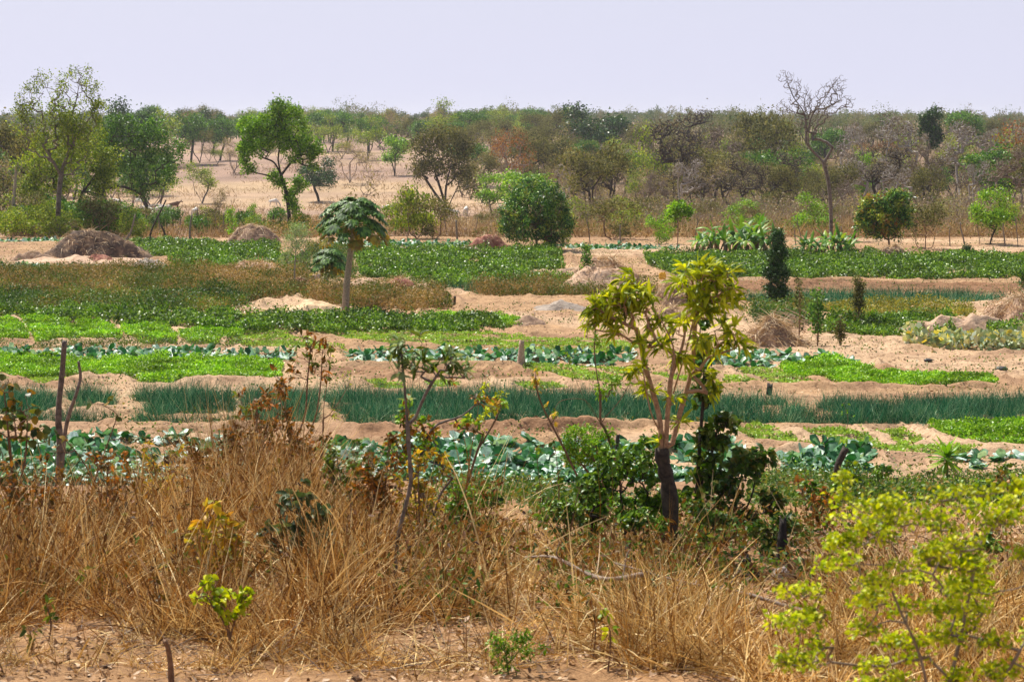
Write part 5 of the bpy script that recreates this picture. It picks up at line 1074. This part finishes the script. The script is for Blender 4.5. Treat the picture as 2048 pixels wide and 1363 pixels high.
# ---------------- foreground shrubs: curved leaves in rosettes or along twigs ----------------
def fleaves(mb, P, Dr, per, L, W, bend, spreadang=.9, prof=None, fold=.15, k=4):
    n = len(P)*per; PP = np.repeat(P, per, 0)+rs.normal(0, .010+L*.25*(L < .04), (n, 3)); D0 = np.repeat(nrm(Dr), per, 0); D = nrm(D0+rs.normal(0, spreadang, (n, 3))); S = np.cross(D, np.array([0, -.3, .6])+rs.normal(0, .7, (n, 3)))
    ribbon(mb, PP, D, S, L*rnds(n, .65, 1.2), W*rnds(n, .75, 1.2), rnds(n, bend*.4, bend*1.5), k, prof or [.15, .8, 1, .75, .05], fold=fold)
def shrub(name, label, cat, base, limbs, clumps, bark, leaf, nt, L, W, per=5, bend=.8, rbase=.02, r0=.0025, seg=.09, sides=6, lp='leaves', spreadang=.9, prof=None, fold=.15, k=4, on_=1., d=None, mode='tip', lower=None, depth=.8, limbr=None):
    if d is None: x0, y0 = at(*base)
    else: pt = atd(base[0], base[1], d); x0, y0 = pt[0], d
    z0 = H1(x0, y0)-.03; kk = y0/F
    def W_(px, py, dy=0.): p = atd(px, py, y0); return np.array([p[0]-x0, dy, p[2]-z0])
    Ls = [np.array([W_(q[0], q[1], (q[2] if len(q) > 2 else 0)) for q in Lm]) for Lm in limbs]; Ls[0][0] = 0
    tot = sum(c[2]*c[3] for c in clumps); T = []
    for c in clumps:
        n = max(2, int(nt*c[2]*c[3]/tot)); T.append(ell(W_(c[0], c[1], c[4] if len(c) > 4 else random.uniform(-.3, .3)*c[2]*kk), (c[2]*kk, c[2]*kk*depth, c[3]*kk), n))
    N, par, rad, tips = grow(Ls, np.concatenate(T), seg, rbase=rbase, r0=r0, jit=.18)
    e = empty(name, (x0, y0, z0)); mb = MB(); i = np.arange(1, len(N)); frusta(mb, N[par[i]], N[i], np.minimum(rad[par[i]], rad[i]*1.3+.001), rad[i], sides); 
    if lower is not None:   # dark rough old trunk below the shoots
        lo = (N[i][:, 2] < lower[0]); m2 = MB(); c_ = [0]
        while c_[-1]+1 < len(N) and par[c_[-1]+1] == c_[-1] and N[c_[-1]+1][2] < lower[0]: c_.append(c_[-1]+1)
        m_ = len(c_); tube(m2, N[c_], np.linspace(.078, .055, m_)*(1+.08*rs.normal(size=m_)), 14, .05, True, .02); lo = lo & (i <= c_[-1]); m2.build('trunk', lower[1], e, smooth=True); mb = MB(); ii = i[~lo]; rad = np.minimum(rad, .024); frusta(mb, N[par[ii]], N[ii], np.minimum(rad[par[ii]], rad[ii]*1.3+.001), rad[ii], sides); mb.build('shoots', bark, e, smooth=True)
    else: mb.build('stems', bark, e, smooth=True)
    tp = tips[rs.rand(len(tips)) < on_]; Dr = N[tp]-N[par[tp]]; mats = leaf if isinstance(leaf, list) else [(leaf, 1., lp)]; lo = 0; sel = rs.rand(len(tp))
    for m_, fr, nm in mats:
        q = (sel >= lo) & (sel < lo+fr); lo += fr; mb = MB()
        if mode == 'tip': fleaves(mb, N[tp][q], Dr[q]+np.array([0, 0, .0]), per, L, W, bend, spreadang, prof, fold, k)
        else:  # leaves all along the end twigs
            A = N[par[tp]][q]; Bv = N[tp][q]; t = rs.rand(len(A), per)[..., None]; P = (A[:, None]*(1-t)+Bv[:, None]*t).reshape(-1, 3); fleaves(mb, P, np.repeat(Dr[q], per, 0)*.3, 1, L, W, bend, 1.2, prof, fold, k)
        mb.build(nm, m_, e)
    return tag(e, label, cat)
RND = [.45, 1.0, 1.05, .75, .1]
shrub('lance_leaf_tree', 'foreground tree with glowing yellow green lance leaves and pale shoots on a dark trunk', 'tree', (1338,1122),
  [[(1338,1122),(1340,1000),(1328,930),(1320,885)], [(1322,900),(1318,830,0),(1290,730,.05),(1275,660,.1),(1245,610,.1)], [(1330,915),(1335,830,0),(1340,760,-.05),(1345,690,-.05),(1300,600,-.1)], [(1325,880),(1345,800,.1),(1375,700,.1),(1400,600,.1),(1430,545,0)], [(1318,860),(1300,820,-.1),(1288,760,-.1),(1285,730,-.1)],
   [(1340,905),(1360,830,.05),(1385,740,.1),(1392,650,.1),(1395,585,.05)], [(1275,660),(1225,635,0),(1195,620,0)], [(1340,760),(1365,690,0),(1375,620,0)]],
  [(1262,575,22,30),(1240,595,30,25),(1205,615,28,28),(1185,640,16,26),(1290,600,26,30),(1255,625,38,18),(1315,645,26,20),(1400,540,36,22),(1375,575,25,25),(1430,555,40,26),(1455,590,28,25),(1410,590,34,26),(1400,625,30,22),(1455,665,30,25),(1475,690,14,18),(1350,650,22,22),(1430,700,22,20),(1320,690,26,16),(1395,750,14,16),(1270,740,12,14),(1355,720,20,14),(1300,780,14,20),(1420,770,16,20),(1345,800,12,18),(1280,690,20,20),(1400,690,24,18),(1360,850,10,16),(1225,660,22,20)],
  B['pink'], M['lance'], 520, .15, .031, per=9, bend=1.1, rbase=.045, r0=.0032, seg=.11, sides=7, spreadang=.75, lower=(1.02, B['dark']), k=5, prof=[.12, .75, 1, .9, .5, .03], depth=.7)
shrub('vine_clad_sapling', 'dark thin sapling clad in small dark leaves, right of the glowing lance leafed tree', 'sapling', (1398,1085),
  [[(1398,1085),(1395,980),(1400,880),(1408,760),(1400,660)], [(1395,990),(1425,900,0),(1440,830,0)]],
  [(1400,700,24,45),(1410,780,30,50),(1425,880,36,50),(1405,940,32,50),(1450,850,30,28),(1400,640,14,30),(1385,1010,36,40),(1440,960,34,40)],
  B['dark'], [(M['vine'], .5, 'dark_leaves'), (M['leafy'], .5, 'green_leaves')], 420, .085, .05, per=9, bend=.8, rbase=.035, r0=.003, seg=.1, prof=RND, mode='along', depth=.7)
shrub('leafy_bush', 'dark leafy bush spreading at the right foot of the lance leafed tree', 'bush', (1470,1090),
  [[(1470,1090),(1465,1030),(1480,960)], [(1468,1060),(1500,1000,0),(1515,940,0)]], [(1490,930,42,38),(1450,990,42,40),(1525,920,26,26),(1480,1040,46,34),(1410,1040,36,34),(1540,1000,26,30)],
  B['dark'], M['weed_green'], 480, .070, .042, per=9, bend=.7, rbase=.02, seg=.09, mode='along', prof=RND)
shrub('leafy_bush', 'green bush of small leaves tangled at the left foot of the lance leafed tree', 'bush', (1255,1110),
  [[(1255,1110),(1250,1050),(1240,980)], [(1252,1070),(1290,1000,0),(1300,950,0)]], [(1230,940,44,50),(1285,930,38,60),(1190,980,42,38),(1260,1030,52,40),(1310,1010,32,40),(1150,1020,36,26)],
  B['dark'], M['leafy'], 620, .058, .036, per=10, bend=.7, rbase=.02, seg=.09, mode='along', prof=RND)
shrub('fine_leaf_bush', 'bright green bush of fine feathery leaves left of the lance leafed tree', 'bush', (1225,1060),
  [[(1225,1060),(1210,980),(1190,920)], [(1210,980),(1165,930,0),(1140,890,0)]], [(1165,870,42,22),(1190,890,45,28),(1140,895,24,24),(1190,920,36,25),(1215,870,20,15),(1150,915,25,20)],
  B['brown'], M['bright'], 420, .035, .018, per=22, bend=.4, rbase=.015, r0=.002, seg=.07, mode='along', prof=[.3, 1, .1], k=2)
shrub('curved_sapling', 'brown sapling forking into thin arching shoots over the feathery bush', 'sapling', (1248,1060),
  [[(1248,1060),(1240,960),(1215,870),(1198,840)], [(1198,840),(1170,800,0),(1125,735+65,0),(1110,815,0)], [(1200,845),(1200,790,0),(1190,720,0),(1188,650,0)], [(1200,845),(1240,800,0),(1262,760,0)], [(1200,845),(1165,790,0),(1130,700,0)]],
  [(1210,780,28,18),(1225,765,22,14),(1110,830,8,14),(1195,680,10,20),(1172,660,10,14)], B['brown'], M['bright'], 90, .05, .022, per=12, bend=.7, rbase=.016, r0=.0025, seg=.08, mode='along', prof=[.3, 1, .1], k=2)
shrub('curved_sapling', 'thin leaning stem with a bunch of yellow drooping leaves left of the feathery bush', 'sapling', (1180,1080),
  [[(1180,1080),(1165,980),(1130,900),(1095,810)], [(1130,900),(1080,800,0),(1070,740,0)]], [(1108,838,8,16),(1075,760,8,20)], B['brown'], M['amber'], 16, .06, .025, per=5, bend=1.6, rbase=.012, seg=.09)
shrub('long_leaf_sapling', 'slender grey sapling with upright pale green leaves in the middle foreground', 'sapling', (790,1205),
  [[(790,1205),(795,1080),(822,960),(812,880),(820,800)], [(822,960),(815,850,0),(808,760,0),(800,690,0)], [(825,850),(850,790,0),(880,740,0)]],
  [(800,700,14,30),(830,720,16,26),(800,740,18,20),(840,740,14,20),(900,720,20,28),(880,745,30,14),(925,740,20,20),(840,690,8,20)], B['grey'], [(M['pale'], .5, 'pale_leaves'), (M['lance_dark'], .5, 'leaves')], 110, .11, .026, per=6, bend=.5, rbase=.018, r0=.003, seg=.1, spreadang=.6, k=5, prof=[.12, .75, 1, .9, .5, .03])
shrub('curved_limb_shrub', 'shrub with a thick curved grey limb and small yellow leaves, middle foreground', 'shrub', (850,1090),
  [[(850,1090),(868,1030),(880,990),(905,955)], [(868,1030),(830,960,0),(812,860,0),(815,790,0)], [(830,960),(862,860,0),(925,830,0),(970,790,0)], [(862,860),(880,810,0),(905,760,0)]],
  [(815,850,20,60),(850,870,30,40),(800,900,30,40),(960,800,20,14),(1000,810,22,14),(935,850,30,18),(890,930,20,30),(860,905,25,30)], B['grey'], [(M['brownleaf'], .4, 'brown_leaves'), (M['amber'], .3, 'yellow_leaves'), (M['bright'], .3, 'green_leaves')], 300, .065, .03, per=7, bend=.8, rbase=.028, r0=.002, seg=.09, mode='along')
shrub('slim_yellow_sapling', 'slim stem with bright fine leaves rising right of the curved limb shrub', 'sapling', (905,1075),
  [[(905,1075),(925,1000),(955,900),(970,860)], [(955,900),(985,850,0),(1000,820,0)]], [(950,840,26,14),(1000,800,22,14),(985,820,22,12),(925,850,18,12),(970,775,8,16)], B['brown'], M['acid'], 110, .045, .02, per=10, bend=.6, rbase=.014, seg=.08, mode='along', prof=[.3, 1, .1], k=2)
shrub('brown_leaf_shrub', 'brown stemmed shrub with withered brownish leaves left of the middle', 'shrub', (575,1010),
  [[(575,1010),(580,930),(590,880),(560,800),(550,740)], [(590,880),(610,830,0),(615,760,0),(622,690,0)], [(590,880),(600,800,.05),(632,700,.05)], [(585,900),(625,850,0),(640,780,0),(645,700,0)]],
  [(625,680,30,16),(610,705,30,16),(650,700,20,14),(640,725,25,14),(540,800,30,22),(500,830,28,22),(530,850,28,24),(560,780,18,20),(640,750,14,20),(590,740,14,20),(480,790,14,12)], B['brown'], [(M['brownleaf'], .75, 'brown_leaves'), (M['lance_dark'], .25, 'green_leaves')], 210, .10, .036, per=5, bend=.9, rbase=.024, r0=.0022, seg=.1, spreadang=.8)
shrub('bare_fork_shrub', 'nearly bare pinkish brown forked stem right of the brown leafed shrub', 'shrub', (645,960),
  [[(645,960),(646,870),(648,810),(655,760),(662,700)], [(650,840),(680,800,0),(700,760,0),(698,740,0)], [(648,850),(628,800,0),(618,770,0)]], [(660,700,14,18),(690,760,12,18),(670,830,22,12),(640,900,18,20)], B['brown'], M['acid'], 50, .05, .022, per=5, bend=.7, rbase=.022, r0=.003, seg=.1, sides=7, mode='along')
shrub('round_leaf_shrub', 'shrub with round green and orange leaves at the left edge', 'shrub', (35,1080),
  [[(35,1080),(30,1000),(20,900),(10,800)], [(30,1000),(50,920,0),(55,840,0)], [(30,1010),(-30,900,0),(-30,800,0)]], [(10,770,25,30),(40,800,40,34),(15,850,40,50),(60,850,34,40),(0,930,35,50),(85,870,20,30),(-30,850,30,60)],
  B['brown'], M['roundleaf'], 150, .085, .075, per=3, bend=.9, rbase=.025, r0=.003, seg=.1, mode='along', prof=[.3, .95, 1.05, .8, .2], fold=.05)
shrub('round_leaf_shrub', 'thin twiggy shrub with scattered round yellowing leaves behind the dead sticks', 'shrub', (170,1060),
  [[(170,1060),(190,960),(225,860),(235,830)], [(190,960),(150,900,0),(110,860,0)]], [(245,840,30,14),(270,880,28,20),(200,800,30,18),(140,900,40,30),(215,930,25,22)], B['brown'], M['roundleaf'], 34, .07, .055, per=2, bend=.9, rbase=.012, seg=.1, mode='along', prof=[.3, .95, 1.05, .8, .2], fold=.05)
shrub('yellow_leaf_shrub', 'small shrub with large bright yellow leaves in the left dry grass', 'shrub', (440,1200),
  [[(440,1200),(435,1140),(430,1070)], [(436,1150),(460,1110,0),(465,1060,0)], [(436,1150),(400,1120,0),(380,1090,0)]], [(435,1050,30,30),(400,1080,28,24),(455,1080,28,26),(430,1110,34,26),(470,1120,24,18),(350,1110,14,14),(425,1015,14,14)], B['brown'], M['amber'], 110, .11, .045, per=5, bend=.6, rbase=.014, seg=.08, spreadang=.9)
shrub('grey_leaf_shrub', 'grey green leafed shrub in the dry grass right of the yellow shrub', 'shrub', (600,1190),
  [[(600,1190),(602,1110),(600,1030),(606,960)], [(602,1110),(640,1060,0),(650,1020,0)]], [(590,1005,32,22),(630,1030,32,24),(600,1060,40,30),(560,1090,26,30),(635,1080,26,26),(540,1060,16,16)], B['dark'], M['greyleaf'], 190, .085, .045, per=5, bend=.7, rbase=.016, seg=.08, prof=RND)
shrub('small_green_shrub', 'small upright shrub with rounded fresh green leaves near the bottom left', 'shrub', (462,1305),
  [[(462,1305),(455,1240),(430,1170)], [(460,1270),(480,1210,0),(490,1180,0)], [(460,1270),(440,1230,0),(415,1200,0)]], [(420,1165,24,16),(445,1195,34,22),(490,1195,18,22),(400,1190,16,12),(465,1225,30,16)], B['brown'], M['acid'], 110, .05, .042, per=5, bend=.5, rbase=.013, r0=.002, seg=.06, mode='along', prof=RND)
shrub('fern_leaf_plant', 'bright green feather leafed plant at the bottom middle', 'plant', (1018,1356),
  [[(1018,1356),(1010,1300),(1000,1275)], [(1015,1330),(1045,1290,0),(1052,1265,0)]], [(995,1280,22,14),(1040,1272,26,14),(1010,1300,34,16),(1055,1300,22,10),(1015,1325,18,14),(1000,1345,14,10),(1085,1290,12,8)], B['green'], M['bright'], 90, .036, .014, per=13, bend=.7, rbase=.008, r0=.0015, seg=.05, mode='along', prof=[.4, 1, .1], k=2)
def rosette(px, py, top, label):
    x, y = at(px, py); z = H1(x, y); e = empty('broad_leaf_plant', (x, y, z)); h = (py-top)/F*y*.62; mb = MB(); tube(mb, [[0, 0, 0], [.01, 0, h*.5], [0, 0, h]], [.03, .025, .02], 8); mb.build('stem', B['green'], e, smooth=True)
    n = 34; a = np.arange(n)*2.4; el = 1.35-1.7*np.arange(n)/n; D = np.stack([np.cos(a)*np.cos(el), np.sin(a)*np.cos(el), np.sin(el)], -1); S = np.stack([-np.sin(a), np.cos(a), 0*a], -1); P = np.stack([0*a, 0*a, h-.25*h*np.arange(n)/n], -1)
    mb = MB(); ribbon(mb, P, D, S, rnds(n, .3, .46), .09, rnds(n, .4, 1.2), 6, [.3, .8, .7, 1, .85, .6, .05], fold=.2, wav=.012); mb.build('leaves', M['lance_dark'] if 0 else M['bright'], e); tag(e, label, 'plant')
rosette(1892, 975, 862, 'broad leafed green plant shaped like a tuft, right of the leaning dark post')
# right foreground bush, close to the camera and out of focus
shrub('acid_green_bush', 'large blurred yellow green bush filling the lower right corner', 'bush', (1880,1900),
  [[(1880,1900),(1870,1600),(1850,1350),(1800,1220),(1770,1150)], [(1865,1500),(1930,1300,.1),(1960,1150,.1)], [(1870,1600),(1780,1400,0),(1720,1330,0)], [(1870,1550),(1980,1400,0),(2040,1300,0)]],
  [(random.uniform(1650, 2080), yy, random.uniform(22, 55), random.uniform(8, 17), random.uniform(-.25, .25)) for yy in np.linspace(985, 1200, 34)]+[(random.uniform(1560, 2100), yy, random.uniform(22, 55), random.uniform(8, 17), random.uniform(-.25, .25)) for yy in np.linspace(1200, 1370, 34)]+[(1690,955,16,16,0),(1800,1010,45,14,0),(1860,1030,40,14,0),(1700,1080,45,14,0),(1930,1085,50,16,0),(1760,1040,40,14,0)],
  B['twig'], M['acid'], 2400, .023, .016, per=8, bend=.5, rbase=.011, r0=.0010, seg=.07, mode='along', prof=[.5, 1, .15], k=2, d=7.2, depth=.5)
shrub('dark_bush', 'dark green bush behind the blurred yellow green bush at right', 'bush', (1925,1180), [[(1925,1180),(1920,1130),(1930,1090)]], [(1920,1110,50,35),(1970,1090,40,30),(1880,1130,30,25)], B['dark'], M['leafy'], 120, .06, .034, per=9, bend=.6, rbase=.02, seg=.09, mode='along', prof=RND)
shrub('orange_leaf_weed', 'thin weed with a few orange leaves beside the tall charred stump', 'weed', (1625,1060), [[(1625,1060),(1630,1000),(1622,965)], [(1628,1020),(1600,980,0),(1596,960,0)]], [(1600,965,18,10),(1640,985,14,12),(1570,1000,14,8)], B['brown'], M['rust'], 14, .085, .045, per=2, bend=1., rbase=.008, seg=.08, prof=RND)
shrub('orange_leaf_weed', 'brownish weed with yellowed leaves at the right edge below the cabbages', 'weed', (2020,1050), [[(2020,1050),(2010,980),(2000,950)]], [(2005,960,24,22),(2030,985,20,20)], B['brown'], M['roundleaf'], 30, .07, .05, per=3, bend=.8, rbase=.012, seg=.08, prof=RND)
# thin bare weed stalks with a few leaves
for i, (px, py, tp, lf, lab) in enumerate([(96,1290,1205,'lance_dark','small seedling with long pale leaves at the bottom left'), (60,1315,1255,'roundleaf','tiny seedling with round orange leaves at the bottom left corner'), (250,1230,1130,'brownleaf','thin dark twig weed with small leaves in the left dry grass'), (315,1265,1155,'brownleaf','dark upright twig left of the small green shrub'),
        (1075,1085,900,'leafy','thin tall weed stalk in front of the near cabbages, left of two'), (1112,1075,880,'leafy','thin tall weed stalk in front of the near cabbages, right of two'), (700,1150,975,'brownleaf','grey leaning twig between the two middle saplings'), (1690,870,805,'bright','blurred green sprig in front of the right onion bed'), (1725,905,850,'bright','green sprig in front of the pale seedling plots'), (1185,1330,1190,'brownleaf','dark thin twig at the bottom right of the feather leafed plant'),
        (1215,1345,1215,'acid','thin twig with few green leaves beside the dark twig at the bottom'), (420,955,830,'straw','dry seed stalk standing in front of the onion plots'), (500,1000,900,'amber','thin stalk with yellow leaves at the left of the brown leafed shrub')]):
    shrub('weed_stalk', lab, 'weed', (px, py), [[(px,py),(px+6,(py+tp)/2),(px-3,tp)]], [(px,tp+8,12,10),(px+4,(py*.4+tp*.6),12,14)], B['brown'], M[lf], 9, .06, .03, per=3, bend=.8, rbase=.007, r0=.002, seg=.08, prof=RND, spreadang=.8)
names = ['first','second','third','fourth','fifth','sixth','seventh','eighth','ninth','tenth','eleventh','twelfth','thirteenth']
for i, (bx, by, ty, sp, lf, nt_) in enumerate([(70,1130,900,50,'brownleaf',40),(215,1120,900,50,'brownleaf',30),(330,1080,880,45,'amber',30),(420,1060,850,50,'brownleaf',60),(470,1050,830,55,'straw',50),(520,1040,780,40,'brownleaf',70),(600,1050,760,60,'brownleaf',90),(700,1090,860,50,'lance_dark',60),(760,1110,870,50,'brownleaf',70),(840,1120,900,50,'amber',50),(930,1110,960,40,'leafy',40),(1130,1120,960,50,'leafy',60),(1645,1085,975,35,'brownleaf',25)]):
    tops = [(bx+random.uniform(-sp, sp), ty+random.uniform(0, (by-ty)*.45)) for _ in range(10)]
    shrub('twiggy_shrub', 'fine twigged shrub with small withered leaves in the grass, %s from the left of thirteen' % names[i], 'shrub', (bx, by), fan((bx, by), tops), [(t[0], t[1]+10, 16, 18) for t in tops]+[(bx, (by+ty)/2, sp*.9, (by-ty)*.25)], B['brown'], M[lf], nt_*4, .06, .03, per=5, bend=.8, rbase=.016, r0=.0018, seg=.08, mode='along')
for i, (bx, by, ty, sp, lf) in enumerate([(1180,1105,1000,40,'leafy'),(1290,1130,1020,40,'leafy'),(1400,1120,990,45,'weed_green'),(1540,1130,1020,40,'weed_green'),(1640,1030,940,40,'leafy'),(1740,1010,920,45,'leafy'),(1990,1010,930,40,'leafy'),(960,1080,985,40,'leafy')]):
    tops = [(bx+random.uniform(-sp, sp), ty+random.uniform(0, 40)) for _ in range(5)]
    shrub('low_green_bush', 'low green bush on the slope behind the grass, %s from the left of eight' % ['second','third','fourth','fifth','sixth','seventh','eighth','first'][i], 'bush', (bx, by), fan((bx, by), tops), [(t[0], t[1]+8, 22, 16) for t in tops]+[(bx, by-30, sp, 22)], B['dark'], M[lf], 160, .055, .034, per=8, bend=.7, rbase=.014, r0=.002, seg=.08, mode='along', prof=RND)
# fallen branches in the grass
def branch(pts, r, label, name='fallen_branch'):
    P = []
    for px, py, lift in pts: x, y = at(px, py+lift*0); P.append([x, y, H1(x, y)+lift])
    P = np.array(P); o = P[0].copy(); mb = MB(); c = spline(P-o, 6); n = len(c); tube(mb, c, np.linspace(r, r*.35, n), 7, .08)
    for i in range(3, n-2, 4):
        d = rdir(1)[0]; d[2] = abs(d[2])*.5+.2; q = c[i]+d*random.uniform(.15, .35); tube(mb, spline([c[i], (c[i]+q)/2+rs.normal(0, .03, 3), q], 3), np.linspace(r*.4, r*.12, 7), 5, .05)
    ob = mb.build(name, B['twig'], None, smooth=True); ob.location = tuple(o); tag(ob, label, 'branch')
branch([(1290,1250,.35),(1200,1235,.25),(1110,1195,.3),(1050,1170,.2)], .022, 'grey fallen branch lying across the grass right of the middle')
branch([(1630,1260,.1),(1480,1240,.18),(1370,1230,.2),(1230,1210,.3)], .018, 'long pale fallen branch pointing left from the rock')
branch([(960,1215,.1),(860,1210,.15),(720,1180,.15)], .014, 'thin fallen branch under the slender grey sapling')
branch([(1560,1290,.05),(1450,1275,.1),(1390,1290,.05)], .015, 'small bare twigged branch in the lower right grass')
branch([(240,1290,.03),(310,1255,.06),(340,1270,.05)], .010, 'thin twig on the dirt left of the small green shrub')

# ---------------- dusty air ----------------
def haze():
    x0, x1, y0, y1, z0, z1 = -5500, 5500, -70, 3800, -9, 30
    V = np.array([[x, y, z] for z in (z0, z1) for y in (y0, y1) for x in (x0, x1)], float); 
    mb = MB(); mb.add(V, Q=[[0, 2, 3, 1], [4, 5, 7, 6], [0, 1, 5, 4], [1, 3, 7, 5], [3, 2, 6, 7], [2, 0, 4, 6]])
    m = bpy.data.materials.new('dusty_air'); m.use_nodes = True; t = m.node_tree; t.nodes.clear(); o = t.nodes.new('ShaderNodeOutputMaterial'); v = t.nodes.new('ShaderNodeVolumePrincipled')
    v.inputs['Color'].default_value = (.93, .94, 1, 1); v.inputs['Density'].default_value = .00013; v.inputs['Anisotropy'].default_value = .3; t.links.new(v.outputs[0], o.inputs['Volume'])
    tag(mb.build('haze', m), 'thin dusty air over the whole plain', 'haze', kind='stuff')
haze()
for l_ in WP.values(): drop(l_)
drop(bp+pp+cp+cbp)
